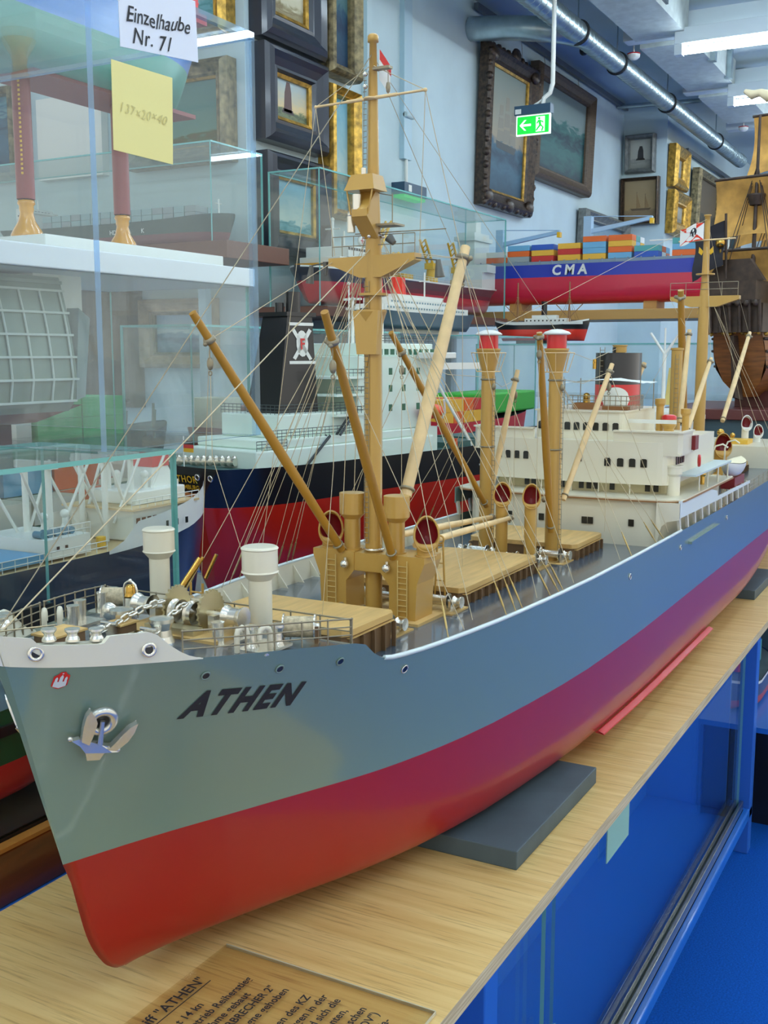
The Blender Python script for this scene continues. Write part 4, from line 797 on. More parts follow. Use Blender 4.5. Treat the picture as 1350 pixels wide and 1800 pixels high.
# cargo booms
def boom(p0, p1, r, mat, bandd=.1, blk=True):
    p0 = Vector(p0); p1 = Vector(p1); L = (p1-p0).length; d = (p1-p0)/L
    o = part('cargo_boom', mat, lambda b: (b.cyl(p0, p0+d*L*.45, r*.85, r, 14), b.cyl(p0+d*L*.45, p1, r, r*.72, 14)))
    q = p1-d*L*bandd
    part('boom_band', STEELWIRE, lambda b: (b.lathe([(r*.7, -.003), (r*1.15, -.002), (r*1.15, .002), (r*.7, .003)], q, d, 14), [b.sphere(q+v*r*1.25, r*.45, 8) for v in MB.basis(d)[:2]]), o); part('heel_band', STEELWIRE, lambda b: b.torus(p0+d*.008, d, r*.95, r*.25, 14, 6), o)
    if blk: part('cargo_block', STEELWIRE, lambda b: (b.sphere(q-Vector((0, 0, .022)), .0038, 10, sc=(.5, 1, 1.7)), b.cyl(q, q-Vector((0, 0, .016)), .0005, n=5), b.torus(q-Vector((0, 0, .031)), (1, 0, 0), .002, .0006, 10, 5)), o)
    return o, q
BT = {}
def BM(k, *a, **kw): BT[k] = boom(*a, **kw)[1]
BM('a', (.985, .030, .291), (.80, .0768, .538), .0052, GOLDSP); BM('b', (.985, -.033, .288), (.80, -.066, .536), .0050, GOLDSP)
BM('c', (1.40, .040, .287), (1.18, .0750, .5265), .0048, GOLDSP); BM('d', (1.05, -.014, .345), (1.20, -.015, .626), .0078, TAN_LT, .05)
BM('e', (1.44, .052, .300), (1.50, .036, .477), .0046, TAN_LT, .08); BM('f', (1.40, -.057, .258), (1.30, -.072, .527), .0052, GOLDSP, .02)
BM('g', (1.43, -.063, .299), (1.55, -.0905, .486), .0046, TAN_LT, .06)
BM('h', (1.02, -.042, .297), (1.38, -.007, .277), .0042, TAN_LT, .03, blk=False); BM('i', (1.02, -.02, .306), (1.38, .020, .276), .0042, TAN_LT, .03, blk=False)
part('boom_rest', TAN, lambda b: ([b.cyl((1.085, -.040+q*.007, .216), (1.085, -.040+q*.0035, .290), .0012) for q in (-1, 1)], [b.cyl((1.085, -.047+.001*k, .226+.02*k), (1.085, -.033-.001*k, .226+.02*k), .0007) for k in range(4)], b.torus((1.085, -.040, .293), (1, 0, 0), .0045, .0012, 14, 6)))
# kingposts with red lantern ventilators
for y in (.0485, -.052):
    k = part('kingpost', TAN, lambda b: b.turned([(.0125, .2115), (.0125, .2145), (.0108, .2145), (.0094, .477), (.0165, .505), (.0172, .5055), (.0172, .508), (.0125, .508)], (1.42, y, 0), n=26))
    part('lantern_drum', RED, lambda b: b.turned([(.0135, .508), (.0135, .527)], (1.42, y, 0), n=26), k)
    part('lantern_cap', WHITE, lambda b: b.lathe([(.0135, .526), (.0185, .5268), (.0192, .528), (.016, .5305), (.007, .5335), (0, .534)], (1.42, y, 0), n=26), k)
    part('basket_rail', TAN_LT, lambda b: (b.torus((1.42, y, .502), (0, 0, 1), .0245, .0007, 28, 5), b.torus((1.42, y, .476), (0, 0, 1), .0165, .0007, 28, 5), [b.cyl((1.42+.0245*math.cos(a), y+.0245*math.sin(a), .502), (1.42+.0165*math.cos(a), y+.0165*math.sin(a), .476), .0005, n=5) for a in [i*math.pi/4+.3 for i in range(8)]]), k)
    part('post_fittings', STEELWIRE, lambda b: (b.torus((1.42, y, .37), (0, 0, 1), .0105, .0012, 16, 5), b.torus((1.42, y, .465), (0, 0, 1), .0098, .0014, 16, 5), [b.cyl((1.413, y-.013+q, .22), (1.413, y-.012+q, .47), .0004, n=4) for q in (-.002, .002)], [b.cyl((1.413, y-.015, .225+.007*i), (1.413, y-.011, .225+.007*i), .0004, n=4) for i in range(34)], b.sphere((1.412, y-.012, .455), .0035, 8, sc=(.6, 1, 1.5)), b.sphere((1.411, y+.010, .3), .004, 8)), k)
# rigging: shrouds with turnbuckles, stays, topping lifts, falls
def line(a, b_, r=.00042, m=None, sag=0):
    a = Vector(a); b_ = Vector(b_); c = (a+b_)/2-Vector((0, 0, sag)); return MB().tube([a, c, b_] if sag else [a, b_], r, 4).build('rigging_line', m or ROPE, ship)
def shroud(a, X, side, tb=True):
    e = edge(X, side, .001, .0006); a = Vector(a); line(a, e); d = (a-e).normalized()
    if tb: part('turnbuckle', M('aged_brass', (190, 164, 104), .35, .8), lambda b: (b.cyl(e, e+d*.010, .0006, n=6), b.cyl(e+d*.010, e+d*.030, .0011, n=8), b.cyl(e+d*.030, e+d*.036, .0007, n=6)))
for y, sd in ((-.010, -1), (.010, 1)):
    for X in (.865, .97, 1.005, 1.075, 1.098): shroud((1.003, y, .590), X, sd)
    for X in (.99, 1.11): shroud((1.003, y, .618), X, sd)
for X, sd, a in ((1.36, -1, (1.42, -.052, .470)), (1.48, -1, (1.42, -.052, .470)), (1.52, -1, (1.42, -.052, .470)), (1.38, 1, (1.42, .0485, .47)), (1.46, 1, (1.42, .0485, .47)), (1.5, 1, (1.42, .0485, .47))): shroud(a, X, sd)
FM = lambda z: (1.0, 0, z)
line((.998, .066, .7555), FM(.79)); line((.998, -.062, .7585), FM(.79)); line((.998, .066, .7555), (.97, .130, .247)); line((.998, -.062, .7585), (1.05, -.170, .247)); line((.998, .066, .7555), (1.0, .045, .603)); line((.998, -.062, .7585), (1.01, -.05, .603))
line(FM(.80), (.492, 0, .318), .0006, STEELWIRE); line(FM(.61), (.50, .004, .316), .0007); line(FM(.80), (1.42, .0485, .53)); line(FM(.80), (1.42, -.052, .53)); line(FM(.605), BT['d']); line((1.0, -.05, .602), BT['d'])
for k, y in (('a', .045), ('b', -.045)):
    line((.998, y, .597), BT[k]); line(BT[k]-Vector((0, 0, .03)), BT[k]-Vector((0, 0, .11))); line(BT[k], (.90, .155 if y > 0 else -.155, .245)); line(BT[k]-Vector((0, 0, .11)), (.84, y*.8, .257)); line(BT[k], (.99, y*.6, .292), .0004)
for k, y in (('c', .0485), ('f', -.052), ('e', .0485), ('g', -.052)):
    line((1.42, y, .468), BT[k], sag=.012); line(BT[k]-Vector((0, 0, .03)), (BT[k].x, BT[k].y, .24)); line(BT[k], (BT[k].x+.02, .178 if y > 0 else -.178, .243))
line(BT['d'], (1.18, .175, .245)); line(BT['d'], (1.15, -.176, .245)); line(BT['d']-Vector((0, 0, .03)), (1.2, -.015, .24)); line((.999, .013, .58), (.992, .018, .35), .0005); line((.999, -.012, .58), (.99, -.016, .30), .0005); line((.995, .02, .59), (.985, .028, .33), .0005)
for y0, x1, y1 in ((.02, .93, .15), (.025, .95, .155), (-.02, .93, -.15), (.03, 1.05, .168)): line((1.0, y0, .585), (x1, y1, .247), .0004)
line((.492, .004, .316), (.60, .30*0+.06, .29), .0006)
for p, q_ in (((.86, .145, .262), (.875, .131, .292)), ((.905, .152, .262), (.912, .142, .288)), ((.78, .10, .262), (.815, .088, .305))): part('guy_tackle', BRASS, lambda b: b.cyl(p, q_, .002, n=8))
# ---------------------------------------------------------------- freighter: bridge, funnel, after deck
def plan(x0, x1, y, cr=.02, bow=.008, n=8):                          # plan outline with a bowed front and round front corners
    pts = []
    for i in range(n+1):
        t = -1+2*i/n; pts.append((x0+bow*t*t, t*(y-cr)))
    pr = [(x0+bow+cr*(1-math.cos(a)), y-cr+cr*math.sin(a)) for a in (math.pi/8, math.pi/4, 3*math.pi/8, math.pi/2)]; pl_ = [(a, -b) for a, b in reversed(pr)]
    return pl_+pts+pr+[(x1, y), (x1, -y)]
def house(name, x0, x1, y, z0, z1, mat=CREAM, cr=.02, bow=.008):
    return part(name, mat, lambda b: b.prism([(a, c, z0) for a, c in plan(x0, x1, y, cr, bow)], (0, 0, z1-z0)))
def front_x(x0, y, ym, cr=.02, bow=.008): t = max(-1, min(1, y/(ym-cr))); return x0+bow*t*t
def window(par, x, y, z, w, h, arched=True, side=False):
    p = [(-w/2, -h/2), (w/2, -h/2), (w/2, h/2-(.0016 if arched else 0)), (w*.3, h/2), (-w*.3, h/2), (-w/2, h/2-(.0016 if arched else 0))]
    if side: part('window', DARKWIN, lambda b: b.prism([(x+a, y, z+c) for a, c in p], (0, -.0012, 0)), par)
    else: part('window', DARKWIN, lambda b: b.prism([(x-.0004, y+a, z+c) for a, c in p], (-.0008, 0, 0)), par)
h1 = house('lower_deckhouse', 1.596, 1.99, .160, .207, .281)
for y in (-.040, -.0495, -.112, .085, .03): window(h1, front_x(1.596, y, .160)-.0006, y, .247, .0085, .0105, False)
part('forward_deck_edge', M('teak_trim', (150, 108, 66), .5), lambda b: b.prism([(a-.006, c*1.165, .2805) for a, c in plan(1.596, 1.99, .160, .03)], (0, 0, .0022)))
part('deck_slab', CREAM, lambda b: b.prism([(a-.004, c*1.155, .2827) for a, c in plan(1.596, 1.99, .160, .03)], (0, 0, .002)))
part('corner_bracket', CREAM, lambda b: b.prism([(1.598, -.150, .208), (1.600, -.158, .245), (1.600, -.166, .252), (1.600, -.184, .256), (1.600, -.184, .281), (1.598, -.15, .281)], (.004, 0, 0)))
h2 = house('saloon_house', 1.662, 2.05, .142, .2845, .3015, M('shaded_ivory', (206, 198, 160), .5))  # shadow on the recessed tier is put into its beige colour
for y in (.082, .070, -.012, -.0245, -.0355, -.062, -.117, -.130, .02): window(h2, front_x(1.662, y, .142)-.0006, y, .2930, .0080, .0105, False)
for y in (-.095, -.045, .0, .05, .105): part('deck_pillar', CREAM, lambda b: b.cyl((1.646, y, .2845), (1.646, y, .301), .0011, n=8))
h3 = house('bridge_house', 1.640, 1.95, .156, .3005, .366)
for y in (.124, .108, .092, .076): window(h3, front_x(1.640, y, .156)-.0006, y, .339, .0085, .0125)
for y in (.0185, -.0145): window(h3, front_x(1.640, y, .156)-.0006, y, .3385, .0080, .0115, False)
for y in (-.060, -.080, -.0985, -.116): window(h3, front_x(1.640, y, .156)-.0006, y, .334, .0100, .0130)
for i in range(4): window(h3, 1.685+i*.014, -.1562, .337, .008, .013, True, True)
wh = house('wheelhouse', 1.668, 1.86, .074, .355, .4095, CREAM, .012, .006)
for i in range(9): window(wh, front_x(1.668, .0625-.0155*i, .074, .012, .006)-.0006, .0625-.0155*i, .3865, .0095, .0125)
for s in (1, -1):
    wg = part('bridge_wing', CREAM, lambda b: b.prism([(1.648, s*.066, .348), (1.650, s*.166, .348), (1.656, s*.172, .348), (1.72, s*.172, .348), (1.72, s*.168, .348), (1.66, s*.168, .348), (1.654, s*.160, .348), (1.653, s*.066, .348)], (0, 0, .034)))
    part('wing_cap', CREAM, lambda b: b.prism([(1.645, s*.066, .381), (1.646, s*.168, .381), (1.654, s*.175, .381), (1.72, s*.175, .381), (1.72, s*.168, .381), (1.66, s*.166, .381), (1.655, s*.066, .381)], (0, 0, .0025)), wg)
    part('wing_floor', CREAM, lambda b: b.box(1.65, 1.76, min(s*.066, s*.170), max(s*.066, s*.170), .346, .349), wg)
    part('side_lamp_box', DKRED if s < 0 else M('lamp_green', (20, 110, 60), .4), lambda b: b.box(1.712, 1.734, min(s*.172, s*.178), max(s*.172, s*.178), .352, .374), wg)
part('wheelhouse_roof', CREAM, lambda b: b.prism([(a-.003, c*1.04, .4095) for a, c in plan(1.668, 1.87, .074, .012, .006)], (0, 0, .002)))
part('roof_screen', WHITE, lambda b: b.box(1.70, 1.702, -.150, -.074, .392, .398))
part('compass_locker', M('teak', (130, 84, 40), .5), lambda b: b.box(1.70, 1.725, -.018, .018, .4115, .422))
part('compass', BRASS, lambda b: (b.cyl((1.712, .0, .422), (1.712, 0, .428), .006), b.sphere((1.712, 0, .432), .0062, 14)))
part('flower_box', M('teak', (130, 84, 40), .5), lambda b: b.box(1.70, 1.712, -.072, -.030, .4115, .4175))
railing([(1.705, .03, .4115), (1.705, -.074, .4115), (1.78, -.074, .4115)], .022, 3, .009)
part('canvas_awning', M('awning', (224, 228, 224), .7), lambda b: b.grid([[Vector((1.70+.022*i, -.096+.0125*j, .4605-.0012*abs(j-5)+.001*math.sin(i*2+j))) for j in range(12)] for i in range(5)]))
for x, y in ((1.705, .035), (1.705, -.09), (1.785, .035), (1.785, -.09)): part('awning_post', STEELWIRE, lambda b: b.cyl((x, y, .4115), (x, y, .460), .0008, n=6))
fn = part('funnel', BLACK, lambda b: b.add(*(lambda n: ([(1.885+.060*math.cos(2*math.pi*i/n), .0375*math.sin(2*math.pi*i/n), z) for z in (.448, .5025) for i in range(n)], [(i, (i+1) % n, (i+1) % n+n, i+n) for i in range(n)]))(32), smooth=True))
def ell(b, z0, z1, a=.060, c=.0375, n=32, k=1.0): return b.add([(1.885+a*k*math.cos(2*math.pi*i/n), c*k*math.sin(2*math.pi*i/n), z) for z in (z0, z1) for i in range(n)], [(i, (i+1) % n, (i+1) % n+n, i+n) for i in range(n)], True)
part('funnel_red_band', RED, lambda b: ell(b, .405, .448), fn); part('funnel_base', TAN, lambda b: ell(b, .300, .405), fn)
part('funnel_top', BLACK, lambda b: (b.add([(1.885+.061*math.cos(2*math.pi*i/32), .0385*math.sin(2*math.pi*i/32), .5025) for i in range(32)], [tuple(range(32))]), b.turned([(.011, .5025), (.011, .512)], (1.87, -.004, 0), n=16)), fn)
part('exhaust_pipe', TAN, lambda b: b.turned([(.0115, .503), (.0115, .5135), (.013, .514), (.013, .516), (0, .516)], (1.87, -.006, 0), n=18), fn)
part('funnel_disc', WHITE, lambda b: b.grid([[Vector((1.885-.0606*math.cos(a), -.0381*math.sin(a)*1.0, .422+h*math.sqrt(max(0, 1-((a-.35)/.62)**2)))) for a in [.35+(-.62+.1033*i) for i in range(13)]] for h in (-.017, .022)]), fn)
part('funnel_ladder', STEELWIRE, lambda b: ([b.cyl((1.828, .012+q, .43), (1.828, .012+q, .512), .0006, n=5) for q in (-.004, .004)], [b.cyl((1.828, .008, .435+.009*k), (1.828, .016, .435+.009*k), .0005, n=5) for k in range(9)]), fn)
part('steam_whistle', BRASS, lambda b: (b.cyl((1.824, .024, .475), (1.824, .024, .492), .0035), b.cyl((1.818, .024, .486), (1.830, .024, .486), .002)), fn)
def capvent(x, y, z0, z1, r, cap=RED):
    v = part('drum_ventilator', TAN, lambda b: b.turned([(r*.7, z0), (r*.7, z1-r*1.4), (r, z1-r*.9), (r, z1), (0, z1+.001)], (x, y, 0), n=20))
    if cap: part('ventilator_cap', cap, lambda b: b.lathe([(r*1.02, z1-r*.1), (r*1.0, z1+r*.35), (r*.6, z1+r*.55), (0, z1+r*.6)], (x, y, 0), n=20), v)
capvent(1.80, -.098, .366, .427, .009, None); capvent(1.79, -.116, .35, .395, .012); capvent(1.93, -.11, .35, .405, .009, None); capvent(2.2, -.085, .24, .318, .013, None)
# boat deck, lifeboats, promenade screen
part('boat_deck', M('pale_deck', (190, 206, 206), .4), lambda b: b.box(1.70, 1.97, -.184, .184, .311, .314))
for s in (1, -1):
    lb = part('lifeboat', WHITE, lambda b: b.grid([[Vector((2.075+.07*t, s*(.168+.020*math.cos(a)*max(0, 1-abs(t)**2.4)), .300+.006*t*t-.026*math.sin(a)*max(0.02, 1-abs(t)**3.2))) for a in [math.pi*k/10 for k in range(11)]] for t in [-1+.125*i for i in range(17)]]))
    part('boat_cover', M('boat_canvas', (236, 226, 190), .7), lambda b: b.grid([[Vector((2.075+.07*t, s*.168+.0195*q*max(0, 1-abs(t)**2.4), .301+.006*t*t+.006*(1-q*q)*max(0, 1-t*t))) for q in (-1, -.5, 0, .5, 1)] for t in [-1+.125*i for i in range(17)]]), lb)
    for x in (2.02, 2.13): part('davit', CREAM, lambda b: b.tube([(x, s*.140, .212), (x, s*.140, .322), (x, s*.145, .334), (x, s*.158, .338), (x, s*.167, .332)], .0016, 8))
    part('boat_chock', DKRED, lambda b: b.box(2.03, 2.12, min(s*.155, s*.18), max(s*.155, s*.18), .255, .276))
    part('promenade_screen', HGREY if s > 0 else M('screen_white', (214, 224, 222), .4), lambda b: b.prism([(1.602, s*.184, .258), (1.602, s*.184, .284), (1.80, s*.184, .282), (1.86, s*.184, .272), (1.87, s*.184, .262), (2.16, s*.184, .259), (2.16, s*.184, .254), (1.86, s*.184, .255)], (0, -s*.002, 0)))
    for i in range(12): part('screen_stanchion', CREAM, lambda b: b.prism([(1.612+i*.0485, s*.1835, .237), (1.620+i*.0485, s*.1835, .237), (1.612+i*.0485, s*.1835, .260), (1.604+i*.0485, s*.1835, .260)], (0, -s*.004, 0)))
    for x in (1.74, 1.80, 1.88, 1.96): part('deck_pillar', CREAM, lambda b: b.cyl((x, s*.18, .2845), (x, s*.18, .311), .0014, n=8))
part('gangway_platform', HGREY, lambda b: b.box(1.665, 1.87, -.1895, -.183, .2105, .2145), hull)
part('mushroom_ventilator', CREAM, lambda b: b.turned([(.0098, .2847), (.0098, .314), (.0125, .318), (.0125, .328), (.0135, .3285), (.0135, .331), (0, .332)], (1.665, -.158, 0), n=22))
part('deck_tackle', BRASS, lambda b: (b.cyl((1.83, -.165, .2847), (1.83, -.165, .300), .004), b.sphere((1.83, -.165, .302), .006, 10)))
part('life_ring', RED, lambda b: b.torus((1.77, -.172, .330), (.3, -1, 0), .008, .0025, 16, 6))
railing([(1.73, -.172, .349), (1.80, -.15, .349), (1.86, -.15, .349)], .016, 3, .012)
# after mast, kingpost, booms and house flag
am = part('main_mast', TAN, lambda b: mast_tube(b, 2.53, 0, [(.209, .013), (.50, .0125), (.62, .0115), (.66, .0085), (.79, .006), (.805, .006), (.8055, .008), (.809, .008), (.8095, 0)]))
part('mast_crosstree', TAN, lambda b: (b.prism([(2.52, .075, .630), (2.52, .075, .622), (2.52, .03, .606), (2.52, -.03, .606), (2.52, -.078, .622), (2.52, -.078, .630)], (.02, 0, 0)), b.turned([(.014, .676), (.021, .677), (.021, .680), (.01, .680)], (2.53, 0, 0), n=16)), am)
part('crosstree_rail', STEELWIRE, lambda b: ([b.cyl((2.52, y, .63), (2.52, y, .66), .0007, n=5) for y in (-.075, -.04, .04, .075)], [b.cyl((2.52, -.075, z), (2.52, .075, z), .0007, n=5) for z in (.645, .66)]), am)
part('signal_yard', TAN_LT, lambda b: b.cyl((2.52, .06, .752), (2.52, -.065, .754), .0018), am)
FX = lambda s, t: Vector((2.515-.010*math.sin(t*3), .004+.052*t, .790-.036*s-.012*t+.003*math.sin(t*6)))
part('house_flag', M('flag_white', (236, 236, 230), .8), lambda b: b.grid([[FX(s, t) for t in [i/10 for i in range(11)]] for s in (0, .5, 1)]), am)
part('flag_red', M('flag_red', (222, 58, 30), .8), lambda b: [b.add([FX(s, t)-Vector((.0008, 0, 0)) for s, t in q], [tuple(range(len(q)))]) for q in ([(0, 0), (0, .25), (0, .5), (0, .75), (0, 1), (.25, .75), (.45, .5), (.3, .25)], [(1, 0), (.7, .25), (.55, .5), (.75, .75), (1, 1), (1, .5)])], am)
part('flag_disc', INK, lambda b: b.add([FX(.5+.27*math.sin(a), .40+.13*math.cos(a))-Vector((.0014, 0, 0)) for a in [2*math.pi*i/16 for i in range(16)]], [tuple(range(16))]), am)
part('flag_letters', M('flag_white', (236, 236, 230), .8), lambda b: [b.add([FX(s+ds, .40+t)-Vector((.0020, 0, 0)) for ds, t in q], [tuple(range(len(q)))]) for s, q in ((.5, [(-.2, .03), (-.2, -.03), (-.05, -.03), (-.05, .03)]), (.5, [(.02, .09), (.02, .06), (.2, .06), (.2, .02), (.25, .02), (.25, .09)]), (.5, [(.02, -.02), (.02, -.05), (.2, -.05), (.2, -.09), (.25, -.09), (.25, -.02)]))], am)
kp = part('kingpost', TAN, lambda b: b.turned([(.0125, .21), (.0115, .508), (.0135, .509), (.0135, .513), (0, .514)], (2.30, 0, 0), n=22))
part('post_ladder', STEELWIRE, lambda b: ([b.cyl((2.286, -.004+q, .30), (2.286, -.004+q, .50), .0005, n=5) for q in (-.004, .004)], [b.cyl((2.286, -.008, .30+.01*k), (2.286, 0, .30+.01*k), .0005, n=5) for k in range(20)]), kp)
for a, c, r, m in (((2.432, .012, .36), (2.31, .0, .632), .009, GOLDSP), ((1.646, -.05, .375), (1.756, -.05, .493), .0, TAN_LT), ((2.138, -.05, .368), (2.188, -.05, .548), .0055, TAN_LT), ((2.198, -.05, .345), (2.393, -.05, .491), .0055, TAN_LT), ((2.54, -.05, .349), (2.819, -.05, .553), .0060, TAN_LT), ((1.94, .02, .36), (1.98, -.02, .485), .0055, TAN_LT), ((2.06, .1, .33), (2.10, .09, .50), .005, TAN_LT)):
    if r: boom(a, c, r, m, .05, False)
hatch(2.22, 2.42, .075, .209, .24); hatch(2.62, 2.76, .07, .211, .24)
for x, y, z in ((2.44, .04, .211), (2.46, -.05, .211), (2.58, .04, .212), (2.58, -.05, .212)): winch(x, y, z, 1.2)
cowl(2.25, -.062, .212, .318, .010, -.85, -.5, .016, CREAM); cowl(2.44, -.07, .212, .301, .014, -.85, -.5, .024); cowl(2.93, -.03, .262, .322, .009, -.85, -.5, .018, WHITE); cowl(2.96, -.055, .262, .300, .009, -.85, -.5, .016, WHITE)
pp = house('poop_house', 2.80, 3.08, .12, .213, .272, CREAM, .02, .01)
part('poop_door', M('door_grey', (120, 120, 100), .5), lambda b: b.box(2.8065, 2.81, -.075, -.055, .216, .262), pp); window(pp, 2.807, .03, .25, .01, .01); window(pp, 2.807, -.02, .25, .01, .01)
part('yellow_hatch', M('yellow_wood', (222, 176, 60), .5), lambda b: b.box(2.86, 2.93, -.05, .03, .272, .283)); part('deck_telegraph', BRASS, lambda b: (b.cyl((2.87, .02, .283), (2.87, .02, .292), .008), b.sphere((2.87, .02, .30), .01, 10), b.sphere((2.87, -.01, .294), .007, 10)))
part('mushroom_ventilator', WHITE, lambda b: b.turned([(.007, .21), (.007, .34), (.011, .345), (.011, .355), (0, .356)], (2.68, .03, 0), n=16))
railing([E_(X, -1, .003, 0) for X in (2.17, 2.4, 2.6, 2.8, 3.0, 3.12)], .020, 3, .05)
for y, X in ((-.02, 2.46), (-.02, 2.6), (.02, 2.42), (-.02, 2.68)): line((2.53, y, .612), edge(X, -1 if y < 0 else 1))
line((2.53, 0, .80), (1.42, .0485, .53)); line((2.53, 0, .80), (3.12, 0, .27)); line((2.52, -.078, .625), (2.819, -.05, .545)); line((2.52, .075, .625), (2.188, -.05, .54)); line((2.53, 0, .75), (2.393, -.05, .48)); line((1.885, 0, .512), (1.42, -.052, .51), sag=.02)
# ---------------------------------------------------------------- the other ship models
# local frame of every model: x runs from the stern (0) to the bow (L), y to port, z up from the keel
def mh_half(u, L, B, fb, fs, wt):
    y = B/2
    if u > 1-fb: t = (1-u)/fb; y *= max(0, 1-(1-t)**2.1)**.75
    if u < fs: t = u/fs; y *= wt+(1-wt)*max(0, 1-(1-t)**2.2)**.6
    return y
def mhull(t, L, B, D, wl, up, low, fb=.28, fs=.16, wt=.55, rake=.06, srake=.03, sheer=.03, sb=None, deck=None, stripe=None, fc=None, po=None, bow_flat=.6, name='hull'):
    top = lambda u: D+sheer*max(0, (u-.6)/.4)**2+(sb or sheer*.5)*max(0, (.25-u)/.25)**2+(fc[1] if fc and u > 1-fc[0] else 0)+(po[1] if po and u < po[0] else 0)
    us = [0, .004, .012, .025, .045, .07, .1, .14, .18, .23]+[.28+.045*i for i in range(10)]+[.73, .77, .81, .85, .88, .91, .935, .955, .97, .983, .992, .997, 1]
    if fc: us += [1-fc[0]-.003, 1-fc[0]+.003]
    if po: us += [po[0]-.003, po[0]+.003]
    us = sorted(us); b = MB()
    zs = [0, .04, .1, .2, .35, .6, .85, 1.0]
    for sd in (1, -1):
        rows = []; rows2 = []
        for u in us:
            def X(z): k = z/D; return (-srake*L*k+srake*L) * 1.0 * (1 if True else 0)+u*(L-rake*L*(1-min(1, k))-srake*L*(1-min(1, k))*1.0) if k < 1 else u*L
            r = []
            for s in zs:
                z = wl*s; n = 2.2 if (u > 1-fb*.5 or u < fs*.6) else 5
                y = mh_half(u, L, B*.98, fb*1.15, fs*1.4, wt*.25)*max(0, 1-(1-s)**n)**(1/n); r.append(Vector((X(z), sd*y, z)))
            rows.append(r)
            r = []
            for s in (0, .2, .4, .6, .8, 1):
                z = wl+(top(u)-wl)*s; ya = mh_half(u, L, B*.98, fb*1.15, fs*1.4, wt*.25); yb = mh_half(u, L, B, fb*.9, fs, wt)
                r.append(Vector((X(z), sd*(ya+(yb-ya)*s**1.3), z)))
            rows2.append(r)
        b.grid(rows, 1, flip=sd < 0); b.grid(rows2, 0, flip=sd < 0)
        if sd == 1: e1 = [r[-1] for r in rows2]; t0 = [r for r in rows2[0]]+[]; k0 = rows[0]
        else:
            e2 = [r[-1] for r in rows2]; b.add([p for q in zip(k0, rows[0]) for p in q], [(2*i, 2*i+1, 2*i+3, 2*i+2) for i in range(len(k0)-1)], False, 1); b.add([p for q in zip(t0, rows2[0]) for p in q], [(2*i, 2*i+1, 2*i+3, 2*i+2) for i in range(len(t0)-1)], False, 0)
    h = b.build(name, [up, low], t, fix=False)
    if deck:
        dk = MB(); dk.grid([[Vector((a.x, a.y*.97*q, a.z-.004)) for q in (1, .5, 0, -.5, -1)] for a in e1]); dk.build('deck', deck, t)
    if stripe:
        for sd in (1, -1):
            s = MB(); s.grid([[Vector((e.x, sd*(abs(e.y)+.0008), e.z-stripe[1])), Vector((e.x, sd*(abs(e.y)+.0008), e.z-stripe[2]))] for e in e1[1:-1]]); s.build('stripe', stripe[0], h)
    return h, top
def pbox(t, name, m, x0, x1, y0, y1, z0, z1, bevel=0): return MB().box(x0, x1, y0, y1, z0, z1).build(name, m, t, bevel=bevel)
def pt(t, name, m, fn): b = MB(); fn(b); return b.build(name, m, t)
def winrow(par, xs, y, z, w, h, m=DARKWIN, ax='y'):                  # small windows on a face y = const or x = const
    for x in xs:
        if ax == 'y': MB().box(x-w/2, x+w/2, y-.0008, y+.0008, z-h/2, z+h/2).build('window', m, par)
        else: MB().box(y-.0008, y+.0008, x-w/2, x+w/2, z-h/2, z+h/2).build('window', m, par)
def mrail(t, pts, h, n=2, gap=.02, r=.0007, m=None):
    b = MB(); pts = [Vector(p) for p in pts]
    for k in range(1, n+1): b.tube([p+Vector((0, 0, h*k/n)) for p in pts], r, 4)
    for a, c in zip(pts, pts[1:]):
        q = max(1, int((c-a).length/gap)); [b.cyl(a.lerp(c, i/q), a.lerp(c, i/q)+Vector((0, 0, h)), r, n=4) for i in range(q+1)]
    return b.build('railing', m or M('rail_dark', (70, 80, 78), .5), t)
DGREEN = M('deck_green', (60, 96, 92), .5); MINT = M('mint_white', (222, 238, 226), .4, coat=.2); NAVY = M('navy_hull', (30, 46, 70), .3, coat=.5); PALEDK = M('pale_wood_deck', (206, 178, 130), .5)
ORANGE = M('lifeboat_orange', (240, 84, 24), .4); YEL = M('crane_yellow', (226, 176, 30), .4)
# --- tanker with the black funnel
t = thing('tanker', 'large black and red tanker with tall black funnel and pale green superstructure', 'ship model', (1.47, 1.285, .835), math.radians(-10))
hl, _ = mhull(t, 1.42, .225, .255, .185, BLACK, M('tanker_red', (178, 28, 10), .3, coat=.5), fb=.2, fs=.10, wt=.80, rake=.04, srake=.045, sheer=.012, deck=DGREEN)
for c_ in t.children: c_.location.x = .085
yk = -.11
pbox(t, 'deckhouse', MINT, .17, .72, -.125, .125, .243, .282, .003); pbox(t, 'deckhouse', MINT, .20, .66, -.12, .12, .282, .300, .003); a = pbox(t, 'deckhouse', MINT, .25, .66, -.10, .10, .300, .345, .003)
a = pbox(t, 'accommodation', MINT, .47, .72, -.115, .115, .300, .455, .002); pbox(t, 'accommodation', MINT, .62, .74, -.118, .118, .243, .300)
for k, z in enumerate((.335, .375, .41)):
    pbox(t, 'balcony_deck', MINT, .40, .50, -.118, .118, z, z+.005); mrail(t, [(.40, -.117, z+.005), (.49, -.117, z+.005)], .014, 2, .012); winrow(a, [.505, .545, .59, .64, .69], -.1155, z+.02, .010, .014, M('green_window', (30, 96, 70), .3))
br = pbox(t, 'bridge', MINT, .50, .74, -.10, .10, .455, .482, .002); winrow(br, [.51+.02*i for i in range(11)], -.1006, .470, .012, .012, M('green_window', (30, 96, 70), .3)); pbox(t, 'bridge_wing', WHITE, .66, .73, -.19, .19, .450, .463, .002)
